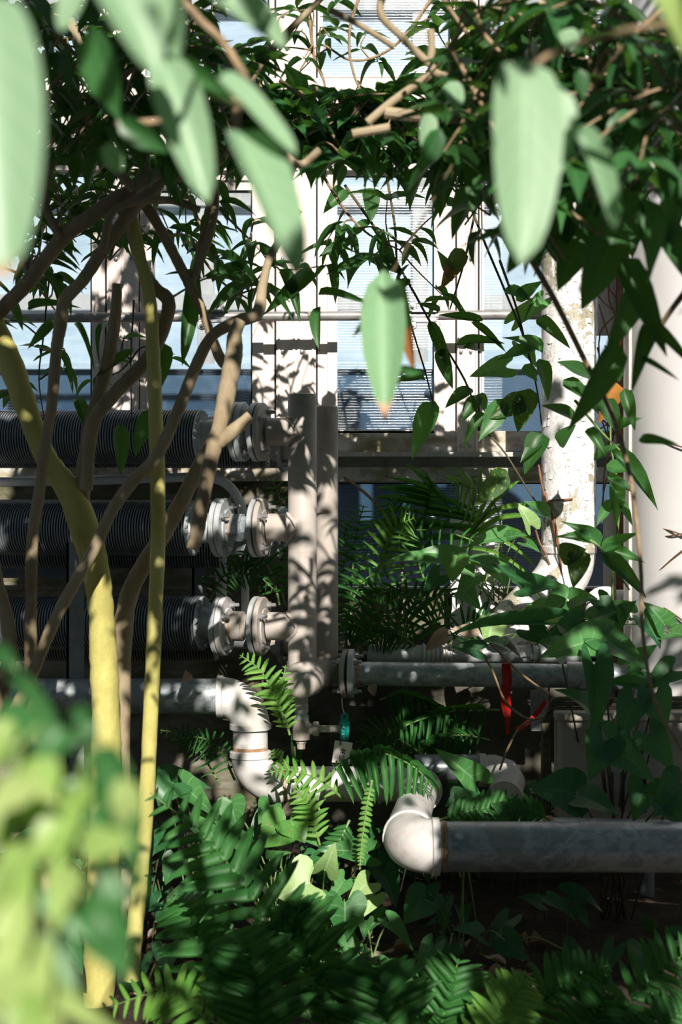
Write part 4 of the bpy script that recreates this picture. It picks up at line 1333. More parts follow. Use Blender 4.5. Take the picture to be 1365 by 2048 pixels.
climber('climbing_vine', 'lance-leaved vine spreading over the upper left panes', 'vine', W(40, 300, 5.1), 'twig',
        [[(-30, 330, 5.1), (60, 380, 5.1), (140, 420, 5.1), (220, 520, 5.1)], [(-30, 520, 5.0), (60, 560, 5.0), (110, 620, 5.0)], [(330, 330, 5.1), (380, 400, 5.1), (420, 500, 5.1)]],
        [dict(region=(-30, 300, 440, 560), n_twigs=40, nl=(4, 6), key='shrub', L=.12, wr=.28, drange=(4.8, 5.5), seed=37)])
climber('climbing_vine', 'thin vine with bright leaves just above the top finned tube', 'vine', W(60, 830, 5.35), 'stem_dark',
        [[(98, 560, 5.3), (86, 680, 5.3), (78, 760, 5.3), (92, 860, 5.3)], [(268, 600, 5.35), (262, 720, 5.35), (264, 860, 5.35)]], [dict(region=(20, 640, 360, 830), n_twigs=7, nl=(2, 3), key='vine', L=.085, wr=.55, drange=(5.25, 5.35), seed=38, use_dens=False, reach=.25)], sr=.004)

climber('climbing_vine', 'thick-stemmed dark vine crowding the upper left between the branches', 'vine', W(180, 120, 4.7), 'bark',
        [[(20, 330, 4.6), (120, 270, 4.6), (230, 240, 4.6), (330, 200, 4.6), (430, 170, 4.6)], [(60, 90, 4.6), (140, 210, 4.6), (170, 320, 4.6)], [(420, 40, 4.6), (330, 130, 4.6), (280, 290, 4.6)], [(90, 260, 4.5), (40, 160, 4.5), (60, 40, 4.5)]],
        [dict(region=(-20, -20, 500, 360), n_twigs=56, nl=(4, 6), key='vine_dark', L=.12, wr=.48, drange=(4.3, 5.3), seed=41, use_dens=False)], sr=.014)
climber('climbing_vine', 'big-leaved dark vine crowding the upper right', 'vine', W(1200, 120, 3.3), 'twig',
        [[(1390, 330, 3.3), (1260, 300, 3.3), (1130, 240, 3.3), (1000, 130, 3.3), (930, -40, 3.3)], [(1390, 120, 3.4), (1260, 170, 3.4), (1100, 130, 3.4), (1010, 20, 3.4)], [(1250, -40, 3.2), (1210, 130, 3.2), (1240, 330, 3.2)]],
        [dict(region=(940, 40, 1390, 460), n_twigs=56, nl=(4, 6), key='vine_dark', L=.125, wr=.5, drange=(3.0, 3.7), seed=42, use_dens=True)], sr=.009)
climber('climbing_vine', 'leafy vine overhanging the window at the upper right of the middle', 'vine', W(960, 260, 4.6), 'twig',
        [[(1240, 120, 4.6), (1100, 200, 4.6), (960, 260, 4.6), (860, 330, 4.6)], [(1200, 380, 4.6), (1080, 420, 4.6), (980, 400, 4.6)]],
        [dict(region=(840, 60, 1260, 470), n_twigs=56, nl=(4, 6), key='vine_dark', L=0.13, wr=.5, drange=(4.4, 4.8), seed=43)], sr=.008)
climber('climbing_vine', 'vine of mid-green leaves in the band across the upper middle', 'vine', W(640, 250, 4.15), 'twig',
        [[(420, 330, 4.15), (540, 260, 4.15), (660, 230, 4.15), (800, 260, 4.15), (900, 330, 4.15)], [(560, 160, 4.15), (640, 230, 4.15), (700, 330, 4.15)]],
        [dict(region=(460, 180, 960, 320), n_twigs=44, nl=(4, 6), key='vine', L=0.13, wr=.46, drange=(4.0, 4.3), seed=44, use_dens=False)], sr=.007)
climber('climbing_vine', 'lance-leaved shoots hanging over the tall left pane', 'vine', W(430, 420, 5.3), 'twig',
        [[(330, 320, 5.3), (420, 400, 5.3), (500, 480, 5.3), (560, 540, 5.3)], [(380, 480, 5.3), (440, 560, 5.3), (500, 600, 5.3)], [(640, 340, 5.3), (690, 420, 5.3), (740, 470, 5.3), (800, 500, 5.3)]],
        [dict(region=(360, 380, 900, 600), n_twigs=16, nl=(4, 5), key='shrub', L=.13, wr=.30, drange=(5.1, 5.5), seed=45, use_dens=False, hang=.5)], sr=.006)

climber('climbing_vine', 'sprays coloured yellow-green to look sunlit in the upper right foliage', 'vine', W(980, 60, 3.3), 'twig',  # lime leaf colour stands in for sunlight on this foliage
        [[(860, -40, 3.3), (930, 60, 3.3), (990, 130, 3.3), (1060, 260, 3.3)], [(1180, -40, 3.3), (1120, 60, 3.3), (1160, 180, 3.3)]],
        [dict(region=(860, 20, 1200, 330), n_twigs=13, nl=(3, 5), key='lime', L=.07, wr=.45, drange=(3.0, 3.5), seed=46, use_dens=False)], sr=.006)

# hanging vine on the right (explicit leaves)
hv = climber('hanging_vine', 'thin trailing vine with dark pointed leaves left of the peeling pipe', 'vine', W(760, 360, 5.4), 'stem_dark',
             [[(690, 370, 5.4), (760, 470, 5.4), (820, 570, 5.4), (870, 660, 5.4), (930, 760, 5.4), (965, 850, 5.4), (1010, 905, 5.4), (1060, 985, 5.4), (1100, 1040, 5.4)],
              [(900, 300, 5.4), (960, 460, 5.4), (1010, 580, 5.4), (1050, 680, 5.4), (1075, 780, 5.4), (1085, 860, 5.4)],
              [(770, 330, 5.4), (790, 450, 5.4), (796, 540, 5.4), (820, 640, 5.4), (850, 740, 5.4), (868, 810, 5.4)],
              [(960, 380, 5.4), (930, 520, 5.4), (900, 620, 5.4)], [(1000, 520, 5.4), (1035, 620, 5.4), (1060, 720, 5.4)]], [], sr=.0055)
for (b0, t0, w_, ky) in (((868, 805), (824, 902), 46, 'vine'), ((800, 545), (720, 500), 30, 'shrub'), ((905, 560), (880, 500), 36, 'vine_dark'), ((925, 500), (885, 575), 40, 'half'),
                         ((965, 640), (890, 625), 18, 'shrub'), ((960, 700), (930, 690), 26, 'shrub'), ((880, 620), (845, 605), 14, 'shrub'), ((850, 605), (905, 590), 12, 'shrub'),
                         ((945, 645), (1010, 690), 16, 'shrub'), ((915, 690), (1000, 670), 24, 'shrub'), ((860, 645), (900, 730), 26, 'shrub'), ((880, 700), (900, 760), 30, 'shrub'),
                         ((945, 780), (895, 800), 30, 'shrub'), ((960, 795), (925, 830), 32, 'shrub'), ((975, 830), (925, 868), 26, 'shrub'), ((955, 790), (975, 815), 26, 'vine'),
                         ((1085, 705), (1030, 660), 36, 'vine'), ((1070, 700), (1000, 705), 30, 'vine'), ((1050, 730), (1075, 760), 26, 'vine'), ((1050, 800), (985, 830), 50, 'speck'), ((1060, 780), (1035, 860), 54, 'speck'),
                         ((1010, 800), (960, 880), 44, 'vine'), ((1085, 870), (1050, 930), 50, 'vine_dark'), ((1120, 890), (1140, 850), 40, 'vine_dark'), ((1080, 890), (1045, 905), 30, 'vine_dark'), ((1012, 942), (953, 1012), 52, 'speck'),
                         ((1075, 640), (1140, 680), 30, 'vine_dark'), ((1035, 600), (1080, 560), 30, 'vine'), ((1010, 580), (1065, 590), 30, 'vine'), ((1080, 720), (1105, 790), 34, 'vine_dark'),
                         ((700, 480), (640, 510), 26, 'vine_dark'), ((740, 440), (690, 480), 26, 'vine_dark'), ((720, 520), (655, 545), 22, 'vine_dark'), ((760, 480), (790, 540), 30, 'shrub'), ((690, 380), (655, 410), 36, 'vine_dark'), ((740, 380), (745, 440), 40, 'vine_dark'),
                         ((820, 560), (770, 590), 20, 'shrub'), ((850, 760), (790, 750), 20, 'shrub'), ((1100, 1030), (1060, 1000), 30, 'vine')):
    leaf_px(hv, ky, b0, t0, w_, 5.4, 5.34, (random.Random(b0[1]).uniform(-.5, .5), random.Random(t0[0]).uniform(.1, .7)), (b0[0] + b0[1]) % 3)
for (b0, t0, w_, ky) in (((1012, 733), (943, 748), 54, 'arrow'), ((1045, 690), (1075, 730), 40, 'arrow'), ((1030, 640), (1075, 590), 34, 'arrow'), ((1085, 600), (1050, 640), 36, 'arrow')):
    leaf_px(hv, ky, b0, t0, w_, 5.45, 5.4, (.2, .4), 1)

# vine that climbs in the gap by the tank
gv = climber('climbing_vine', 'lance-leaved plant growing in the gap beside the white tank', 'vine', W(1230, 1240, 5.2), 'stem_green',
             [[(1222, 1250, 5.2), (1228, 1130, 5.2), (1240, 1000, 5.2), (1222, 880, 5.2), (1230, 760, 5.2)], [(1150, 800, 4.6), (1200, 860, 4.6), (1240, 900, 4.6)], [(1180, 1080, 4.7), (1205, 1100, 4.7), (1260, 1180, 4.7)]], [], sr=.005)
for (b0, t0, w_, d) in (((1205, 1100), (1285, 1110), 30, 4.8), ((1205, 1110), (1300, 1180), 40, 4.7), ((1205, 1100), (1270, 1060), 28, 4.8), ((1200, 1090), (1150, 1040), 34, 4.8), ((1195, 1085), (1130, 1060), 30, 4.8),
                        ((1215, 930), (1260, 940), 30, 5.1), ((1225, 900), (1330, 1000), 36, 4.9), ((1215, 950), (1275, 985), 22, 5.1), ((1230, 960), (1240, 1040), 34, 5.1), ((1222, 1000), (1195, 1050), 22, 5.1), ((1240, 1000), (1268, 1050), 18, 5.1),
                        ((1180, 750), (1120, 720), 40, 4.6), ((1130, 760), (1190, 800), 36, 4.6), ((1150, 840), (1100, 800), 40, 4.6), ((1175, 860), (1215, 900), 26, 4.6), ((1200, 820), (1155, 760), 36, 4.6), ((1210, 800), (1240, 860), 40, 4.6), ((1240, 760), (1215, 690), 36, 4.6),
                        ((1190, 920), (1240, 880), 20, 4.8), ((1230, 860), (1270, 830), 26, 4.8), ((1250, 780), (1270, 850), 30, 4.7)):
    leaf_px(gv, 'vine' if d > 4.7 else 'vine_dark', b0, t0, w_, d, d - .06, (random.Random(b0[0]).uniform(-.4, .4), random.Random(t0[0]).uniform(.2, .9)), (b0[0] + t0[1]) % 3)

# thick blurred stem with big dark leaves at right
bv = climber('hanging_vine', 'blurred brown stem with large dark drooping leaves near the white tank', 'vine', W(1060, 500, 3.2), 'twig',
             [[(1040, 480, 3.2), (1110, 600, 3.2), (1170, 720, 3.25), (1225, 830, 3.3), (1262, 960, 3.3), (1282, 1130, 3.3), (1286, 1260, 3.3), (1310, 1400, 3.3), (1365, 1500, 3.3)], [(1390, 290, 2.9), (1300, 330, 2.95), (1220, 420, 3.0)], [(1390, 560, 3.0), (1330, 640, 3.0), (1290, 720, 3.0)]], [], sr=.0075)
for (b0, t0, w_, d, ky) in (((1235, 690), (1160, 850), 62, 3.1, 'vine_dark'), ((1180, 440), (1120, 560), 90, 3.1, 'vine_dark'), ((1230, 470), (1175, 600), 90, 3.0, 'vine_dark'), ((1250, 520), (1330, 690), 60, 2.8, 'vine_dark'), ((1280, 560), (1230, 700), 60, 3.0, 'vine_dark'),
                            ((1300, 650), (1270, 760), 36, 2.9, 'vine_dark'), ((1290, 650), (1390, 710), 30, 2.9, 'vine_dark'), ((1285, 720), (1350, 745), 14, 2.9, 'vine_dark'), ((1330, 450), (1390, 560), 60, 2.8, 'vine_dark'), ((1290, 400), (1320, 540), 60, 2.6, 'vine'),
                            ((1240, 380), (1290, 480), 60, 2.6, 'vine'), ((1170, 420), (1250, 470), 60, 2.8, 'vine'), ((1060, 480), (1020, 530), 50, 3.1, 'vine_dark'), ((1350, 300), (1390, 420), 70, 2.6, 'vine_dark'), ((1280, 880), (1350, 880), 24, 3.2, 'vine_dark'), ((1160, 1100), (1150, 1170), 50, 4.2, 'speck'), ((1120, 1110), (1170, 1100), 50, 4.2, 'speck')):
    leaf_px(bv, ky, b0, t0, w_, d, d - .05, (random.Random(b0[0]).uniform(-.4, .4), random.Random(t0[0]).uniform(.0, .5)), (b0[0] + t0[1]) % 3)
for q in ((1300, 330), (1296, 350), (1305, 366), (1068, 98), (1062, 108)):
    part('bud', MB().lathe(W(q[0], q[1], 2.9), (0, 0, 1), [(-.012, .0), (-.009, .009), (0, .0125), (.009, .009), (.012, 0)], 12).mesh('bud', M['tagw']), bv)

# ------------------------------------------------------------------ blurred leaves near the camera
fg = thing('leafy_branch', W(250, -150, 1.15), 'out-of-focus branch of broad pale leaves hanging at the top left', 'branch')
part('stem', MB().tube(smooth_path([W(560, -160, 1.5), W(330, -120, 1.2), W(120, -90, 1.1), W(-60, -60, 1.0)], 5), .004, 8).mesh('stem', M['stem_green']), fg)
for (b0, t0, w_, d, d2, tl, v, ky) in (((-38, 0), (4, 548), 222, 1.02, .98, (.1, .3), 1, 'mint_brown'), ((190, -90), (320, 128), 120, 1.15, 1.12, (.3, .5), 0, 'mint'), ((330, -70), (345, 110), 80, 1.3, 1.3, (-.3, .3), 2, 'mint'),
                                       ((330, 130), (415, 385), 100, 1.45, 1.4, (.1, .2), 0, 'mint'), ((440, 150), (595, 300), 60, 1.5, 1.45, (.5, .5), 1, 'mint'), ((475, 270), (610, 525), 110, 1.5, 1.4, (.5, .3), 0, 'mint'),
                                       ((180, 60), (235, 250), 90, 1.7, 1.7, (-.5, -.2), 1, 'vine'), ((160, -40), (120, 60), 60, 1.3, 1.3, (-.2, .3), 1, 'mint'), ((240, 240), (340, 310), 50, 1.7, 1.7, (.2, -.5), 0, 'vine'), ((340, 120), (480, 210), 50, 1.6, 1.6, (.2, -.3), 0, 'vine'),
                                       ((400, -30), (580, 70), 90, 1.6, 1.6, (.0, .6), 2, 'mint'), ((215, 290), (240, 345), 40, 1.8, 1.8, (0, .2), 2, 'mint')):
    leaf_px(fg, ky, b0, t0, w_, d, d2, tl, v)
for (pth, r_) in ((((475, 300), (475, 220), (500, 180), (450, 90), (400, 40), (330, -40)), .0062), (((230, 248), (300, 245), (340, 240)), .006), (((370, 160), (430, 190), (490, 210), (500, 190)), .0085)):
    part('twig', MB().tube(smooth_path([W(x, y, 2.0) for (x, y) in pth], 4), r_, 8).mesh('twig', M['twig']), fg)

fg2 = thing('leafy_branch', W(1100, -150, 1.4), 'out-of-focus branch with one large pale notched leaf at the upper right', 'branch')
part('stem', MB().tube(smooth_path([W(1420, 40, 1.4), W(1260, 60, 1.45), W(1120, 100, 1.5), W(1042, 150, 1.5)], 5), .0035, 8).mesh('stem', M['twig']), fg2)
leaf_px(fg2, 'mint', (1048, 130), (1050, 520), 152, 1.5, 1.42, (.25, .3), 1)
leaf_px(fg2, 'mint', (1110, 180), (1090, 380), 95, 1.52, 1.5, (.35, .3), 0)
leaf_px(fg2, 'mint', (1150, 260), (1250, 450), 62, 1.6, 1.6, (.4, .2), 2)
leaf_px(fg2, 'lime', (1300, -60), (1400, 90), 80, 1.2, 1.2, (.0, .6), 0)
leaf_px(fg2, 'mint', (1130, 60), (1150, 100), 50, 2.2, 2.2, (.2, .6), 0)
leaf_px(fg2, 'mint', (900, 165), (920, 215), 46, 2.4, 2.4, (.2, .6), 1)
leaf_px(fg2, 'mint', (860, 230), (850, 300), 40, 2.4, 2.4, (.5, .3), 1)
leaf_px(fg2, 'vine', (880, 260), (840, 350), 46, 2.4, 2.4, (.5, .2), 1)
leaf_px(fg2, 'vine', (1160, 140), (1170, 200), 34, 2.2, 2.2, (.2, .5), 1)

ws = thing('branch', W(800, -100, 3.0), 'bare tan branch with stubs crossing the upper middle', 'branch')
for (pth, r_) in ((((790, -60), (760, 20), (800, 70), (840, 110), (862, 130)), 8), (((862, 60), (864, 100), (862, 128), (880, 150), (940, 160), (1000, 200)), 8), (((770, 225), (830, 232), (920, 236)), 12), (((705, 268), (740, 262), (780, 255)), 9), (((735, 245), (770, 215), (796, 195), (860, 150)), 8), (((660, 20), (720, 50), (790, 95)), 6), (((1120, 0), (1030, 20), (960, 20)), 7), (((640, 300), (600, 330), (560, 300)), 8), (((950, 175), (980, 195)), 7)):
    d = 3.2
    sp = smooth_path([W(x, y, d) for (x, y) in pth], 5)
    part('limb', MB().tube(sp, S(r_, d), 10).mesh('limb', M['bark']), ws)

pv = thing('pale_leaf_sprig', W(770, 545, 2.3), 'out-of-focus sprig with a pale pointed leaf and a browning leaf in the middle', 'sprig')
part('stem', MB().tube(smooth_path([W(905, 330, 2.6), W(850, 430, 2.5), W(800, 520, 2.4), W(772, 562, 2.35)], 5), .002, 8).mesh('stem', M['stem_dark']), pv)
leaf_px(pv, 'mint_tip', (768, 550), (770, 838), 92, 2.35, 2.25, (-.1, .25), 0)
leaf_px(pv, 'half', (800, 560), (824, 745), 42, 2.5, 2.5, (-.4, -.1), 0)
leaf_px(pv, 'vine_dark', (765, 555), (722, 690), 40, 2.45, 2.5, (.5, -.2), 0)
leaf_px(pv, 'vine', (800, 735), (848, 750), 22, 2.5, 2.5, (.1, -.5), 0)

# lime shrub at the lower left, close to the camera
ls = thing('lime_shrub', W(60, 2100, 1.35), 'out-of-focus shrub with bright lime leaves at the lower left', 'shrub')
rl_ = random.Random(51)
mb = MB()
for pth in ([(40, 2150), (80, 1900), (130, 1700), (160, 1560), (180, 1500)], [(180, 2150), (120, 1950), (60, 1800), (20, 1600), (40, 1500)], [(100, 1900), (180, 1800), (230, 1700)], [(-40, 1560), (0, 1530), (60, 1470), (80, 1450)]):
    mb.tube(smooth_path([W(x, y, .96) for (x, y) in pth], 4), .0022, 8)
part('stems', mb.mesh('stems', M['stem_green']), ls, kind='stuff')
for (b0, t0, w_, d, ky) in (((110, 1520), (-10, 1670), 90, 1.4, 'lime'), ((70, 1600), (125, 1740), 60, 1.5, 'lime'), ((200, 1500), (285, 1740), 80, 1.45, 'vine'), ((160, 1690), (260, 1680), 74, 1.35, 'lime'), ((195, 1520), (205, 1660), 26, 1.5, 'mint'),
                            ((40, 1690), (30, 1830), 90, 1.3, 'lime'), ((20, 1800), (20, 1920), 110, 1.25, 'lime'), ((120, 1720), (110, 1830), 50, 1.4, 'lime'), ((50, 1790), (165, 1860), 40, 1.35, 'mint'), ((175, 1790), (255, 1960), 110, 1.4, 'vine'),
                            ((60, 1880), (75, 2010), 90, 1.3, 'lime'), ((110, 1860), (140, 1990), 60, 1.4, 'mint'), ((-20, 1950), (120, 2060), 90, 1.2, 'lime'), ((0, 1900), (-20, 2050), 90, 1.2, 'lime'), ((30, 1480), (150, 1440), 34, 1.6, 'vine'),
                            ((0, 1420), (110, 1480), 70, 1.6, 'vine'), ((20, 1350), (140, 1470), 40, 1.7, 'vine'), ((20, 1440), (-30, 1540), 60, 1.5, 'lime'), ((150, 1420), (190, 1480), 40, 1.6, 'vine'), ((150, 1500), (180, 1450), 40, 1.6, 'mint'),
                            ((140, 1560), (160, 1620), 30, 1.5, 'mint'), ((90, 1720), (60, 1640), 50, 1.5, 'lime'), ((0, 1600), (10, 1720), 70, 1.4, 'lime'), ((130, 1850), (110, 1780), 40, 1.5, 'mint'), ((-10, 1300), (30, 1330), 40, 1.7, 'vine'), ((30, 2000), (100, 2090), 110, 1.15, 'lime'), ((180, 1560), (150, 1640), 40, 1.5, 'lime'), ((60, 1560), (-20, 1620), 80, 1.35, 'lime'), ((240, 1560), (280, 1700), 70, 1.4, 'lime'), ((150, 1580), (120, 1700), 60, 1.45, 'lime'), ((250, 1800), (200, 1720), 60, 1.4, 'mint'), ((90, 1960), (170, 2040), 60, 1.35, 'lime'), ((150, 1740), (100, 1830), 70, 1.35, 'lime'), ((10, 1720), (-30, 1820), 80, 1.3, 'lime'), ((120, 1640), (60, 1720), 70, 1.4, 'lime'), ((210, 1600), (180, 1720), 50, 1.4, 'vine'), ((130, 1460), (60, 1530), 70, 1.45, 'vine'), ((40, 1540), (110, 1600), 50, 1.4, 'lime'), ((200, 1830), (260, 1900), 70, 1.35, 'vine')):
    d *= .64
    leaf_px(ls, ky, b0, t0, w_ * 1.0, d, d - rl_.uniform(0, .06), (rl_.uniform(-.4, .4), rl_.uniform(.1, .7)), rl_.randrange(3))

# ------------------------------------------------------------------ arrowhead plants
def arrow_plant(name, label, base, leaves, cat='plant', seed=1, pet=.004, stem='stem_green'):
    rnd = random.Random(seed)
    t = thing(name, base, label, cat)
    mb = MB()
    for (b0, t0, w_, d, key) in leaves:
        leaf_px(t, key, b0, t0, w_, d, d - rnd.uniform(.0, .1), (rnd.uniform(-.35, .35), rnd.uniform(.35, 1.1)), rnd.randrange(3))
        p0 = W(b0[0], b0[1], d)
        root = Vector(base) + Vector((rnd.uniform(-.06, .06), rnd.uniform(-.04, .04), 0))
        mb.tube(smooth_path([root, root.lerp(p0, .55) + Vector((0, .03, .05)), p0], 4), pet * .7, 6)
    part('petioles', mb.mesh('petioles', M[stem]), t, kind='stuff')
    return t


def on_soil(px, py_d, d):
    q = W(px, 1024, d)
    return Vector((q.x, d, .0))


arrow_plant('arrowhead_plant', 'sunlit arrowhead plant with large pale leaves on the soil in front of the bent pipe', on_soil(660, 0, 4.95),
            [((620, 1765), (556, 1790), 118, 4.7, 'arrow_pale'), ((650, 1740), (668, 1700), 60, 4.75, 'arrow_pale'), ((690, 1805), (693, 1888), 88, 4.65, 'arrow'), ((660, 1800), (640, 1850), 50, 4.75, 'arrow'), ((738, 1765), (702, 1792), 54, 4.75, 'arrow_pale'), ((735, 1705), (640, 1695), 60, 4.85, 'arrow'),
             ((750, 1790), (730, 1830), 46, 4.8, 'arrow_pale'), ((620, 1830), (660, 1860), 40, 4.8, 'arrow_pale'), ((690, 1760), (660, 1800), 46, 4.85, 'arrow'), ((590, 1800), (600, 1850), 50, 4.85, 'arrow_dark')], seed=3)
arrow_plant('arrowhead_plant', 'arrowhead plant with a brown-scorched leaf under the lower elbow', on_soil(560, 0, 5.05),
            [((572, 1645), (518, 1690), 92, 4.95, 'arrow_scorch'), ((580, 1640), (610, 1680), 70, 4.95, 'arrow_scorch'), ((462, 1600), (472, 1658), 62, 5.0, 'heart'), ((590, 1655), (640, 1690), 40, 5.0, 'arrow'), ((540, 1610), (520, 1640), 50, 5.05, 'arrow'), ((480, 1680), (520, 1720), 40, 4.95, 'arrow'), ((500, 1700), (470, 1740), 50, 4.9, 'arrow'), ((540, 1720), (560, 1700), 30, 4.9, 'arrow')], seed=4)
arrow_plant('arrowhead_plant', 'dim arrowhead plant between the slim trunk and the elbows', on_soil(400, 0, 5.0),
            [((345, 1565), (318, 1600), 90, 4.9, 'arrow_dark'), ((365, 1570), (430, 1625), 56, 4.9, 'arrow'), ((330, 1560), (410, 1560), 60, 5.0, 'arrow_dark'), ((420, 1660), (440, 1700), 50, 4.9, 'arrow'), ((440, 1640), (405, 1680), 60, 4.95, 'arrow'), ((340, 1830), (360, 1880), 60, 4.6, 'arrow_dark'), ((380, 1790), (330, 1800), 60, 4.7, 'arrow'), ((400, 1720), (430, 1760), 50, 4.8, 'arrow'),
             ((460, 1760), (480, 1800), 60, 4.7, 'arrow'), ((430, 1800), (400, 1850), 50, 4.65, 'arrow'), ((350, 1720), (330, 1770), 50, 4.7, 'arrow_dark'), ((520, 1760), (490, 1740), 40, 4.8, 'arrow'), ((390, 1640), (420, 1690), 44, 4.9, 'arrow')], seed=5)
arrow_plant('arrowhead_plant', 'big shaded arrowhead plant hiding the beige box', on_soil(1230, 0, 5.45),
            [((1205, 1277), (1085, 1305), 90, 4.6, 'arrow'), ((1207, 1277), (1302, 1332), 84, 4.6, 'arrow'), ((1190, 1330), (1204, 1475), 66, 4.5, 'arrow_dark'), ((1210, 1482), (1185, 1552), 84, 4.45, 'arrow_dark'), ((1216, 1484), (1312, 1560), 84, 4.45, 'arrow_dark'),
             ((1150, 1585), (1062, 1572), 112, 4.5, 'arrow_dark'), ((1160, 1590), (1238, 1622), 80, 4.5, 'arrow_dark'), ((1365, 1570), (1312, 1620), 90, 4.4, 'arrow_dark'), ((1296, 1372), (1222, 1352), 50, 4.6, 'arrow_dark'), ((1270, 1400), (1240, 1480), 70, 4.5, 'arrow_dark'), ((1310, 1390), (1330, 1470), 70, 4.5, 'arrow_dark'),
             ((1345, 1340), (1290, 1370), 60, 4.6, 'arrow_dark'), ((1300, 1470), (1350, 1540), 70, 4.45, 'arrow_dark'), ((1180, 1420), (1130, 1370), 60, 4.65, 'arrow_dark'), ((1260, 1330), (1310, 1290), 56, 4.7, 'arrow_dark'), ((1330, 1600), (1380, 1660), 70, 4.4, 'arrow_dark'), ((1290, 1570), (1270, 1640), 70, 4.5, 'arrow_dark'), ((1120, 1300), (1085, 1280), 60, 4.7, 'arrow_dark')], seed=6, pet=.005, stem='stem_dark')  # petioles coloured dark to stand in for shade under the front pipe
arrow_plant('arrowhead_plant', 'arrowhead plant spreading over the foot of the peeling pipe', W(1130, 1290, 5.5),
            [((1085, 1242), (902, 1243), 44, 5.1, 'arrow_dark'), ((985, 1250), (975, 1290), 62, 5.4, 'arrow_pale'), ((1135, 1202), (1082, 1232), 84, 5.2, 'arrow'), ((1140, 1200), (1190, 1190), 56, 5.2, 'arrow'), ((1052, 1172), (1122, 1164), 54, 5.4, 'arrow_dark'), ((1050, 1170), (1000, 1125), 44, 5.45, 'arrow_dark'),
             ((1090, 1230), (1125, 1250), 40, 5.2, 'arrow_pale'), ((1090, 1210), (1050, 1215), 30, 5.3, 'arrow'), ((1160, 1250), (1095, 1272), 70, 5.0, 'arrow_dark'), ((1180, 1240), (1230, 1220), 60, 5.0, 'arrow_dark'), ((1260, 1225), (1230, 1195), 44, 5.0, 'arrow'), ((1230, 1240), (1270, 1200), 50, 5.0, 'arrow_dark'), ((1330, 1250), (1302, 1205), 56, 4.9, 'lime' if False else 'arrow'), ((1340, 1265), (1390, 1270), 60, 4.9, 'arrow'),
             ((1010, 1290), (970, 1275), 40, 5.3, 'arrow_dark'), ((960, 1300), (905, 1290), 44, 5.2, 'arrow_dark'), ((1140, 1260), (1175, 1310), 60, 5.0, 'arrow_dark'), ((1290, 1240), (1330, 1290), 60, 4.9, 'arrow_dark'), ((1060, 1260), (1110, 1290), 56, 5.1, 'arrow_dark'), ((1200, 1200), (1240, 1240), 44, 5.0, 'arrow_dark')], seed=7)
arrow_plant('arrowhead_plant', 'bright arrowhead plant beside the bottom pane left of the peeling pipe', W(1000, 1200, 6.05),
            [((1062, 1050), (1040, 1002), 42, 5.8, 'arrow_pale'), ((1006, 1072), (942, 1082), 40, 5.8, 'arrow'), ((1010, 1076), (1050, 1064), 34, 5.8, 'arrow'), ((1050, 1085), (1080, 1100), 26, 5.85, 'arrow'), ((905, 1110), (830, 1100), 46, 5.75, 'arrow'), ((915, 1112), (900, 1160), 60, 5.7, 'arrow_scorch'), ((990, 1128), (930, 1110), 44, 5.75, 'arrow'), ((992, 1132), (1012, 1168), 58, 5.75, 'arrow'),
             ((860, 1120), (770, 1112), 40, 5.75, 'arrow'), ((950, 1150), (915, 1180), 50, 5.8, 'arrow'), ((930, 1185), (960, 1210), 46, 5.85, 'arrow'), ((880, 1150), (850, 1180), 44, 5.85, 'arrow_dark')], seed=8)
arrow_plant('arrowhead_plant', 'lone veined arrowhead plant above the front pipe below the ribbon', on_soil(950, 0, 4.95),
            [((952, 1562), (888, 1502), 64, 4.9, 'arrow'), ((910, 1600), (940, 1580), 50, 4.9, 'arrow_dark'), ((930, 1595), (890, 1610), 50, 4.9, 'arrow_dark'), ((850, 1800), (800, 1840), 80, 4.6, 'arrow_dark'), ((960, 1870), (920, 1850), 50, 4.6, 'arrow_dark'), ((1010, 1880), (1060, 1920), 60, 4.6, 'arrow_dark'), ((900, 1890), (880, 1930), 60, 4.6, 'arrow_dark'), ((1130, 1900), (1170, 1930), 60, 4.6, 'arrow_dark')], seed=9)

# ------------------------------------------------------------------ ferns
def frond(parent, path, llen, nl, d, d2, key='pinna', ang=62, seed=1, wr=.17, nrm=(0, -1, .55), taper=True, hang=.0, start=.08, curl=0.0):
    """rachis through the pixel path from distance d to d2; leaflets llen pixels long on both sides"""
    rnd = random.Random(seed)
    n0 = len(path)
    pts = smooth_path([W(x, y, d + (d2 - d) * i / (n0 - 1)) for i, (x, y) in enumerate(path)], 8)
    dm = (d + d2) / 2
    rr = lerp_list([S(2.6, dm), S(1.0, dm)], len(pts))
    mat = M['stem_green']
    fr = part('frond', MB().tube(pts, rr, 6).mesh('frond', mat), parent)
    n = Vector(nrm).normalized()
    L0 = S(llen, dm)
    for i in range(nl):
        t = start + (1 - start) * (i + .5) / nl
        x = t * (len(pts) - 1)
        k = min(int(x), len(pts) - 2)
        p_ = pts[k].lerp(pts[k + 1], x - k)
        tg_ = (pts[k + 1] - pts[k]).normalized()
        side = tg_.cross(n).normalized()
        prof = (sin(pi * (.18 + .80 * t)) ** .8) if taper else min(1, 1.3 - t * .9)
        for sgn in (-1, 1):
            a = radians(ang + rnd.uniform(-6, 6))
            dr = (side * sgn * sin(a) + tg_ * cos(a) + Vector((0, 0, -hang)) + n * curl).normalized()
            ll = L0 * max(.14, prof) * rnd.uniform(.9, 1.08)
            put_leaf(fr, key, p_, dr, n + Vector((rnd.uniform(-.2, .2), 0, rnd.uniform(-.1, .2))), ll, ll * wr + S(1.2, dm), rnd, 'leaflet')
    return fr


def fern(label, base, fronds, group='ferns among the pipes'):
    t = thing('fern', base, label, 'fern')
    for k, fd in enumerate(fronds):
        frond(t, seed=k + 3, **fd)
    return t


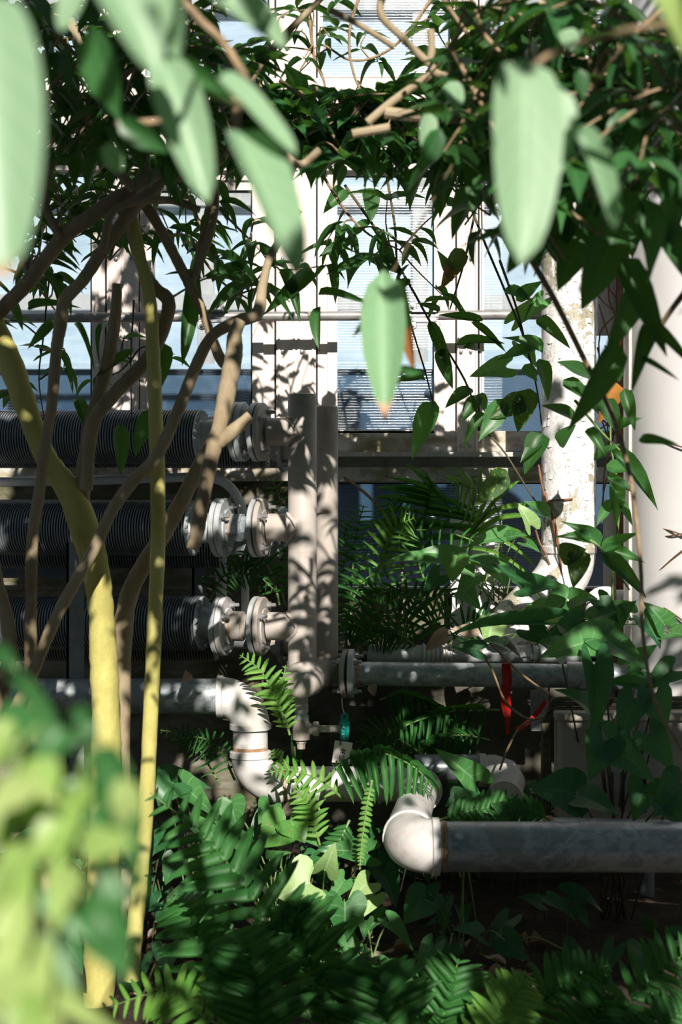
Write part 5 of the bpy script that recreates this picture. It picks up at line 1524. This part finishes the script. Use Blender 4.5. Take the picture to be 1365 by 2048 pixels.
fern('front fern with a long frond reaching up left beside the slim trunk', on_soil(620, 0, 3.4),
     [dict(path=[(640, 2080), (560, 1890), (480, 1760), (400, 1665), (300, 1585)], llen=125, nl=15, d=3.5, d2=3.7, key='pinna', wr=.21),
      dict(path=[(525, 2120), (510, 1980), (490, 1860)], llen=130, nl=12, d=3.3, d2=3.4, wr=.19),
      dict(path=[(600, 2150), (420, 2040), (330, 1985), (200, 2020)], llen=85, nl=16, d=3.4, d2=3.6, key='pinna_light', wr=.2),
      dict(path=[(560, 2120), (440, 1960), (380, 1840), (340, 1800)], llen=100, nl=16, d=3.6, d2=3.9, key='pinna', wr=.2)])
fern('dark fern with broad fronds spread across the bottom middle', on_soil(740, 0, 3.3),
     [dict(path=[(775, 2150), (765, 2010), (752, 1925)], llen=130, nl=12, d=3.4, d2=3.5, wr=.19),
      dict(path=[(680, 2150), (630, 1960), (600, 1850), (590, 1800)], llen=110, nl=13, d=3.5, d2=3.6, wr=.19),
      dict(path=[(700, 2150), (690, 2000), (670, 1900)], llen=110, nl=12, d=3.5, d2=3.6, wr=.19)])
fern('fern with a bright midrib at the bottom right of centre', on_soil(880, 0, 3.5),
     [dict(path=[(868, 2120), (890, 2020), (918, 1918)], llen=115, nl=11, d=3.6, d2=3.6, key='pinna', wr=.19, ang=55),
      dict(path=[(1010, 2130), (1080, 2010), (1160, 1950), (1220, 1930)], llen=80, nl=14, d=3.5, d2=3.6, key='pinna', wr=.22),
      dict(path=[(940, 2150), (1010, 2020), (1060, 1950)], llen=80, nl=13, d=3.4, d2=3.5, key='pinna_light', wr=.22)])
fern('dim fern in the bottom right corner', on_soil(1220, 0, 3.5),
     [dict(path=[(1200, 2150), (1260, 2010), (1340, 1930), (1420, 1880)], llen=90, nl=14, d=3.5, d2=3.6, wr=.2),
      dict(path=[(1150, 2150), (1190, 2040), (1220, 1980)], llen=90, nl=12, d=3.4, d2=3.5, wr=.2),
      dict(path=[(1300, 2150), (1330, 2060), (1390, 2000)], llen=80, nl=12, d=3.4, d2=3.5, wr=.2)])
fern('arching fern drooping over the middle of the return pipe', W(720, 1640, 4.95),
     [dict(path=[(650, 1560), (700, 1515), (760, 1505), (830, 1535), (870, 1580)], llen=100, nl=14, d=4.9, d2=4.8, hang=.9, wr=.13, ang=62, nrm=(0, -.7, .8)),
      dict(path=[(690, 1600), (640, 1560), (580, 1540), (540, 1545)], llen=34, nl=10, d=4.95, d2=4.9, key='pinna_light', wr=.26),
      dict(path=[(640, 1620), (600, 1560), (560, 1520), (545, 1500)], llen=26, nl=9, d=5.05, d2=5.05, key='pinna_light', wr=.28),
      dict(path=[(640, 1690), (620, 1620), (590, 1570)], llen=38, nl=11, d=4.95, d2=4.9, key='pinna_light', wr=.24),
      dict(path=[(745, 1560), (733, 1620), (724, 1690), (720, 1740)], llen=14, nl=18, d=4.75, d2=4.7, key='pinna_light', wr=.5, ang=80),
      dict(path=[(700, 1640), (680, 1680), (650, 1720), (640, 1750)], llen=34, nl=13, d=4.9, d2=4.85, key='pinna', wr=.26)])
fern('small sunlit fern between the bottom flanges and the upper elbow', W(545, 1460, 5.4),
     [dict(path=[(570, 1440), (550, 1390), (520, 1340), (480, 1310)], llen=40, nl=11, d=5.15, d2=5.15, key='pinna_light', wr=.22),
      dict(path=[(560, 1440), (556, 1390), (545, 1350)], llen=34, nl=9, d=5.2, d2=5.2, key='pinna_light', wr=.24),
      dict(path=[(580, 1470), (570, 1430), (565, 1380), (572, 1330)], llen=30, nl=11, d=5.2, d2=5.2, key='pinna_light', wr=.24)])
fern('tall fern with arching fronds in front of the bottom pane', W(800, 1260, 6.3),
     [dict(path=[(845, 1130), (850, 1050), (858, 990), (868, 965)], llen=110, nl=12, d=6.3, d2=6.15, wr=.11, hang=.25, ang=70),
      dict(path=[(960, 1190), (1000, 1080), (990, 1010), (940, 975), (900, 965)], llen=90, nl=14, d=6.3, d2=6.1, key='pinna_light', wr=.09, hang=.5, ang=70),
      dict(path=[(760, 1130), (800, 1070), (860, 1060), (930, 1075), (970, 1095)], llen=52, nl=12, d=6.2, d2=6.0, wr=.10, ang=75),
      dict(path=[(860, 1190), (830, 1110), (790, 1040), (770, 1000)], llen=70, nl=14, d=6.25, d2=6.1, wr=.09)])
fern('spiky green fern just right of the rear header', W(720, 1290, 6.1),
     [dict(path=[(740, 1250), (760, 1130), (790, 1060), (830, 1035)], llen=60, nl=14, d=6.05, d2=5.95, key='pinna_light', wr=.10),
      dict(path=[(700, 1260), (705, 1150), (715, 1060), (728, 1010)], llen=52, nl=12, d=6.1, d2=6.0, key='pinna', wr=.10),
      dict(path=[(720, 1270), (690, 1150), (688, 1080), (700, 1040)], llen=46, nl=12, d=6.15, d2=6.05, key='pinna', wr=.10),
      dict(path=[(690, 1300), (700, 1220), (730, 1160), (790, 1130)], llen=60, nl=12, d=6.0, d2=5.9, key='pinna', wr=.10, hang=.6),
      dict(path=[(720, 1310), (740, 1240), (790, 1200), (850, 1200)], llen=56, nl=12, d=5.95, d2=5.85, wr=.10, hang=.5)])
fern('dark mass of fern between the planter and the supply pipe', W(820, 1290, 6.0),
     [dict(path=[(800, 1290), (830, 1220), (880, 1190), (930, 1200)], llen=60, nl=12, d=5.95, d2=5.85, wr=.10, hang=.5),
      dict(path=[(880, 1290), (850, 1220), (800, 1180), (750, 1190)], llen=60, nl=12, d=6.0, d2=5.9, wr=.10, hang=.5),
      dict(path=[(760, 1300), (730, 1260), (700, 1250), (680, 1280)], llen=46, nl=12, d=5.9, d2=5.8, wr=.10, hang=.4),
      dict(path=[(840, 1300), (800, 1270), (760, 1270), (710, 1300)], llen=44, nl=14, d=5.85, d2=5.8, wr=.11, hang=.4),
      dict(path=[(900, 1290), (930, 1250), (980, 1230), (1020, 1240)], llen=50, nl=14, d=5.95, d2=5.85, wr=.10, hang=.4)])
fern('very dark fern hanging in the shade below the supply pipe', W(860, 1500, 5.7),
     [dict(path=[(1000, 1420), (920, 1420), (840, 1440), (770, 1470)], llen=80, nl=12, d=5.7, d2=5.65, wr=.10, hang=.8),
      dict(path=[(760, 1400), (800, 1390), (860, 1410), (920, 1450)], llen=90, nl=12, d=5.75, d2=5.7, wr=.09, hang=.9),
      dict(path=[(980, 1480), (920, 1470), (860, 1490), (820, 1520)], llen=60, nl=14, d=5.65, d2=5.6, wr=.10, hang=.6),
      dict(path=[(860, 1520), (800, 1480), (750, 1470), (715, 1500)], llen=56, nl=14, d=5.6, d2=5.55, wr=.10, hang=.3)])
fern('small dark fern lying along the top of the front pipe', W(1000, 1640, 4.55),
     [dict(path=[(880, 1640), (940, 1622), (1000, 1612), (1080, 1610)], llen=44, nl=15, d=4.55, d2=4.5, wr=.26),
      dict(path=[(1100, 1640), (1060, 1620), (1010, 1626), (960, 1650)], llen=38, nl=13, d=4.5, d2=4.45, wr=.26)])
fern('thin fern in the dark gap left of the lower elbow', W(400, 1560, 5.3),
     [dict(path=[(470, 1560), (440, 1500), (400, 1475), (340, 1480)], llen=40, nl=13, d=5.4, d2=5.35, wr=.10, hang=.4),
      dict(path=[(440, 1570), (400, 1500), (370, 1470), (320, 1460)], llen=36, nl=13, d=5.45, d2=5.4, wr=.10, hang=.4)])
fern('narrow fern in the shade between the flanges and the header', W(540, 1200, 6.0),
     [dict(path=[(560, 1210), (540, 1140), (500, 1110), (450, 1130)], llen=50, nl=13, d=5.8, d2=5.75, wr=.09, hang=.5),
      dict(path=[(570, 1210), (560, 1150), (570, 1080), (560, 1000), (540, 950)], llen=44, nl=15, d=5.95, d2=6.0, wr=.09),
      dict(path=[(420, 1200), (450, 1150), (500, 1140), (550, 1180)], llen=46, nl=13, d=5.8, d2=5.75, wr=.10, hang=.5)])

# dark undergrowth filling the shade (low leafy plants)
def ground_cover(label, cx, d0, d1, x0, x1, n, seed, key='arrow_dark', L=.14, z1=.55):
    stem = 'stem_green' if key == 'arrow' else 'stem_dark'  # dark petiole colour stands in for the shade under the pipes
    rnd = random.Random(seed)
    base = Vector(((x0 + x1) / 2, (d0 + d1) / 2, 0))
    t = thing('ground_plant', base, label, 'plant')
    mb = MB()
    for k in range(n):
        r0 = Vector((rnd.uniform(x0, x1), rnd.uniform(d0, d1), 0))
        top = r0 + Vector((rnd.uniform(-.12, .12), rnd.uniform(-.12, .06), rnd.uniform(.08, z1)))
        mb.tube(smooth_path([r0, r0.lerp(top, .6) + Vector((0, 0, .03)), top], 3), .0028, 5)
        dr = Vector((rnd.uniform(-1, 1), rnd.uniform(-1, .2), rnd.uniform(-.6, .1)))
        ll = L * rnd.uniform(.7, 1.25)
        put_leaf(t, key, top, dr, (rnd.uniform(-.3, .3), -.6, 1), ll, ll * rnd.uniform(.55, .75), rnd)
    part('petioles', mb.mesh('petioles', M[stem]), t, kind='stuff')


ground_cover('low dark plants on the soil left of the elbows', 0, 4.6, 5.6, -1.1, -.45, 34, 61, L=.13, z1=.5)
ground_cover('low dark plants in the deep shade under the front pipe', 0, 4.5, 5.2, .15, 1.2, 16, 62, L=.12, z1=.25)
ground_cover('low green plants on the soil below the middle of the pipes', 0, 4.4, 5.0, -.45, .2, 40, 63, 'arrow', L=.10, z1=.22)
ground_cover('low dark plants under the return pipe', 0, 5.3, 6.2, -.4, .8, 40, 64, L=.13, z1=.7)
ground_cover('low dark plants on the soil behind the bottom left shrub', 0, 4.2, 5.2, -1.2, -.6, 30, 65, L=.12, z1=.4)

# leaf litter
rd = random.Random(71)
for k in range(90):
    if k < 60:
        x, y = rd.uniform(-.75, .75), rd.uniform(4.35, 5.2)
        z = .025
        lab, grp = 'curled dry brown leaf lying on the soil', 'dry leaves on the soil'
    else:
        x, y = rd.uniform(.2, 1.0), rd.uniform(6.02, 6.3)
        z = .96 if y < 6.14 else .915
        lab, grp = 'curled dry leaf lying on the planter', 'dry leaves on the planter'
    LL = rd.uniform(.05, .10)
    a = rd.uniform(0, 6.28)
    o = bpy.data.objects.new('fallen_leaf', LM['dead'][rd.randrange(3)])
    COL.objects.link(o)
    o.matrix_world = leaf_M(Vector((x, y, z + .01)), (cos(a), sin(a), rd.uniform(-.1, .15)), (rd.uniform(-.4, .4), rd.uniform(-.5, .1), 1), LL, LL * rd.uniform(.4, .6))
    tag(o, lab, 'leaf', grp)
for k, (b0, t0, w_, d, lab) in enumerate((((1230, 765), (1205, 845), 42, 5.19, 'large withered orange leaf hanging in the gap beside the tank'), ((1238, 830), (1244, 880), 30, 6.24, 'withered brown leaf under the orange one beside the tank'),
                                          ((1225, 660), (1230, 740), 20, 5.7, 'narrow withered leaf high in the gap beside the tank'), ((900, 1262), (850, 1300), 34, 5.7, 'pale curled dead frond piece on the planter edge'), ((960, 1265), (900, 1262), 30, 5.7, 'pale dead leaf curling over the planter edge'),
                                          ((385, 1352), (360, 1362), 20, 5.22, 'small dry leaf lying on top of the left return pipe'), ((740, 1370), (752, 1392), 22, 5.5, 'pale dead leaf stuck under the supply pipe flange'))):
    o = bpy.data.objects.new('dead_leaf', LM['dead_orange' if k < 3 else 'dead'][k % 3])
    COL.objects.link(o)
    a, b = W(b0[0], b0[1], d), W(t0[0], t0[1], d)
    o.matrix_world = leaf_M(a, b - a, (.2, -1, .4), (b - a).length, S(w_, d))
    tag(o, lab, 'leaf')
# tangle of red-brown vine in the gap
gt = thing('dry_vine', W(1215, 680, 6.2), 'tangle of thin dry red-brown vine in the gap behind the peeling pipe', 'vine')
for k in range(14):
    pts = [W(rd.uniform(1192, 1262), 440 + (k * 31) % 420 + 60 * j + rd.uniform(-20, 20), 6.262) for j in range(5)]
    part('strand', MB().tube(smooth_path(pts, 4), .0035, 5).mesh('strand', M['vine_red']), gt)
solo('dry_stalk', MB().tube(smooth_path([W(690, 955, 6.4), W(735, 990, 6.35), W(770, 1030, 6.3), W(800, 1090, 6.25), W(815, 1320, 6.2)], 6), .007, 8).mesh('dry_stalk', M['twig']), 'bent brown dead stalk in front of the bottom pane', 'stalk')
# bare trailing stems at lower right
bs = thing('bare_stem', W(1000, 1520, 5.0), 'long bare stem curving across the supply pipe and the red ribbon', 'stem')
for pth in ([(985, 1290), (1040, 1345), (1110, 1395), (1200, 1450)], [(960, 1300), (985, 1340), (1010, 1400), (1045, 1432), (1075, 1438), (1120, 1420)], [(1072, 1438), (1040, 1455), (1015, 1500), (1000, 1540)]):
    part('strand', MB().tube(smooth_path([W(x, y, 5.2) for (x, y) in pth], 5), .0042, 7).mesh('strand', M['twig']), bs)

# ------------------------------------------------------------------ unseen tree over the camera, its crown laid out to shape the sunlight
LIT = [(350, [0, .2, .3, .3, .5, 1, 1, 1, 1, 1, 1, .5, .3, .5], WD), (450, [.2, .2, .3, .3, .6, 1, 1, 1, 1, 1, 1, .5, .3, .8], WD), (550, [.2, .3, .5, .5, .6, 1, 1, 1, 1, 1, 1, 0.12, .3, 1], WD),
       (650, [.1, .2, .4, .5, .7, 1, 1, 1, 1, 1, 1, 0.06, .3, 1], WD), (750, [0, .2, .3, .5, .6, 1, 1, 1, 1, 1, 1, 0.06, .3, 1], WD), (850, [0, 0, 0, .03, .15, 0.2, 0.28, .6, .8, .7, 1, 0.35, .4, 1], 6.0),
       (950, [0, 0, 0, .02, .2, 0.25, 0.36, .3, .5, .8, 1, 1, .3, .8], 5.9), (1050, [0, 0, 0, .03, 0.4, 0.4, 0.45, .35, .5, 1, 1, 1, .3, .8], 5.9), (1150, [0, 0, 0, .02, .2, 0.35, 0.6, .2, .2, .6, .7, .6, .3, .8], 5.6),
       (1250, [0, 0, .02, .05, 0.6, 0.65, 0.65, .15, .15, .25, .4, .2, .3, .6], 5.5), (1350, [0, .02, .02, .03, 0.5, 0.7, 0.9, .6, .35, .08, .03, .03, .1, .1], 5.4), (1450, [0, .05, .1, .1, 0.4, 0.65, 0.5, .3, .05, .02, .02, .05, .02, .05], 5.3),
       (1550, [.1, .1, .2, .2, 0.4, 0.7, 0.8, .5, .1, .05, .05, 0, 0, 0], 5.2), (1650, [.2, .2, .3, .4, .4, .7, .8, .8, .8, .2, .05, 0, 0, 0], 4.8), (1750, [.3, .3, .4, .5, .5, .9, 1, 1, .8, 0, 0, 0, 0, 0], 4.7), (1850, [.5, .5, .5, .5, .4, .3, .6, .5, .03, 0, 0, 0, 0, 0], 4.7),
       (1700, [1, 1, 1, 1, 1, 1, 1, 1, .5, 0, 0, 0, 0, 0], 5.95), (1780, [1, 1, 1, 1, 1, 1, 1, 1, .5, 0, 0, 0, 0, 0], 5.95), (1800, [1, 1, 1, 1, 1, 1, 1, 1, .2, 0, 0, 0, 0, 0], 5.1), (1880, [1, 1, 1, 1, 1, 1, 1, 1, .1, 0, 0, 0, 0, 0], 5.0), (1900, [1, 1, 1, 1, 1, 1, 1, 1, .1, 0, 0, 0, 0, 0], 4.5),
       (1665, [1, 1, 1, 1, 1, 1, 1, 1, .9, .25, .06, .03, .03, .03], 4.25), (1725, [1, 1, 1, 1, 1, 1, 1, 1, .9, .2, .05, .03, .03, .03], 4.25),
       (1650, [1, 1, 1, .8, .6, 1, 1, 1, 1, 1, 1, 1, 1, 1], 3.6), (1750, [1, 1, 1, .5, .5, .3, .5, 1, 1, .7, .5, .5, .5, .5], 3.6), (1850, [1, 1, .8, .4, .1, .05, .05, .08, .12, .2, .1, .04, .04, .04], 3.55), (1950, [1, 1, .7, .4, .1, .03, .03, .06, .3, .35, .08, .02, .02, .02], 3.5), (2050, [1, 1, .7, .4, .1, .03, .03, .06, .3, .35, .08, .02, .02, .02], 3.4)]
TRK = [(350, .1), (450, .12), (550, .12), (650, .15), (750, .12), (850, .1), (950, .12), (1050, .1), (1150, .35), (1250, .45), (1350, .9), (1450, .95), (1550, 1), (1650, 1), (1750, 1), (1850, .9)]
ct = thing('shade_canopy_tree', (-2.3, .6, 0), 'unseen leafy tree behind the viewer, its crown laid out to shade the pipes', 'tree')
rc = random.Random(81)
mb = MB()
mb.uv = []
prof_t = (0, .35, .7, 1)


CLEAR = [(W(x, y, d), r * .62) for (x, y, d, r) in ((20, 150, 1.0, .09), (30, 300, 1.0, .09), (30, 450, 1.0, .09), (260, 30, 1.15, .07), (300, 90, 1.15, .06), (380, 260, 1.45, .07), (395, 340, 1.45, .06), (540, 340, 1.5, .06), (580, 440, 1.45, .07), (540, 220, 1.5, .06),
         (1060, 200, 1.5, .08), (1060, 300, 1.5, .10), (1060, 400, 1.5, .09), (1200, 350, 1.6, .06), (768, 620, 2.3, .08), (768, 740, 2.3, .08), (60, 1550, 1.2, .12), (200, 1650, 1.2, .14), (60, 1750, 1.2, .14), (60, 1900, 1.2, .14), (200, 1900, 1.2, .12), (60, 2020, 1.2, .12))]
CLEAR += [(W(x, y, d), r) for (x, y, d, r) in ([(1325, y, 5.15, .15) for y in range(520, 1040, 60)] + [(205, y, 4.35, .06) for y in range(1180, 1300, 40)] + [(208, y, 4.35, .07) for y in range(1300, 1520, 40)] + [(300, y, 4.3, .04) for y in range(1380, 1900, 40)] + [(360, 1680, 3.65, .10), (420, 1700, 3.6, .08), (910, 1950, 3.6, .06), (820, 1690, 4.2, .09), (1180, 1285, 4.6, .06), (1330, 1235, 4.9, .07), (1120, 1212, 5.2, .05), (930, 1545, 4.9, .05), (960, 1050, 6.1, .10), (970, 1270, 5.4, .05)])]


def canopy_leaf(p_, L, wd):
    for (c_, r_) in CLEAR:
        v_ = p_ - c_
        if (v_ - SUN * v_.dot(SUN)).length < r_ and v_.dot(SUN) > 0:
            return
    if p_.y > 0 and p_.z < H + .362 * p_.y + .14:     # keep the crown above the picture
        p_ = p_ + SUN * (((H + .362 * p_.y + .14) - p_.z) / (SUN.z - .362 * SUN.y))
    n = (SUN + Vector((rc.uniform(-.7, .7), rc.uniform(-.7, .7), rc.uniform(-.7, .7)))).normalized()
    dr = n.cross(Vector((rc.uniform(-1, 1), rc.uniform(-1, 1), rc.uniform(-1, 1)))).normalized()
    sd2 = n.cross(dr)
    b = len(mb.v)
    for (t, w) in ((0, .1), (.3, .95), (.65, .8), (1, .05)):
        mb.v.append(tuple(p_ + dr * (t - .5) * L - sd2 * w * wd * .5))
        mb.v.append(tuple(p_ + dr * (t - .5) * L + sd2 * w * wd * .5))
        mb.uv += [(0, t), (1, t)]
    for k in range(3):
        mb.f.append((b + 2 * k, b + 2 * k + 1, b + 2 * k + 3, b + 2 * k + 2))


N_PER = 17.0
for (py, vals, d) in LIT:
    for c, lit in enumerate(vals):
        n = int(N_PER * -math.log(max(lit, .006)) * (d / 5.5) ** 2 + rc.random())
        for k in range(n):
            p_ = W((c + rc.random()) * 97.5, py - 50 + rc.random() * 100, d)
            t = rc.uniform(4.2, 5.6)
            canopy_leaf(p_ + SUN * t, rc.uniform(.06, .12), rc.uniform(.03, .052))
for (py, lit) in TRK:
    for c in range(5):
        n = int(N_PER * .75 * -math.log(max(lit, .03)) + rc.random())
        for k in range(n):
            p_ = W(-60 + (c + rc.random()) * 84, py - 50 + rc.random() * 100, 4.4)
            t = rc.uniform(2.8, 4.0)
            canopy_leaf(p_ + SUN * t, rc.uniform(.06, .12), rc.uniform(.03, .052))
part('crown', mb.mesh('crown', M['canopy'], True, 180), ct, kind='stuff')
mb = MB()
mb.tube(smooth_path([(-2.3, .6, 0), (-2.25, .7, 1.5), (-2.1, .9, 3.0), (-1.6, 1.2, 4.4), (-.6, 1.4, 5.2)], 5), lerp_list([.13, .11, .09, .06, .03], 21), 14)
part('trunk', mb.mesh('trunk', M['bark']), ct)
for (e, h) in (((-.4, 1.6, 3.7), 3.0), ((.6, 1.5, 4.6), 3.9), ((1.2, 1.5, 4.2), 4.2), ((-.9, .9, 5.6), 4.2), ((.3, 1.1, 5.6), 4.8)):
    s = Vector((-2.1 + (h - 3) * .35, .9 + (h - 3) * .2, h))
    part('bough', MB().tube(smooth_path([s, s.lerp(Vector(e), .5) + Vector((0, 0, .15)), Vector(e)], 5), lerp_list([.04, .015], 11), 10).mesh('bough', M['bark']), ct)
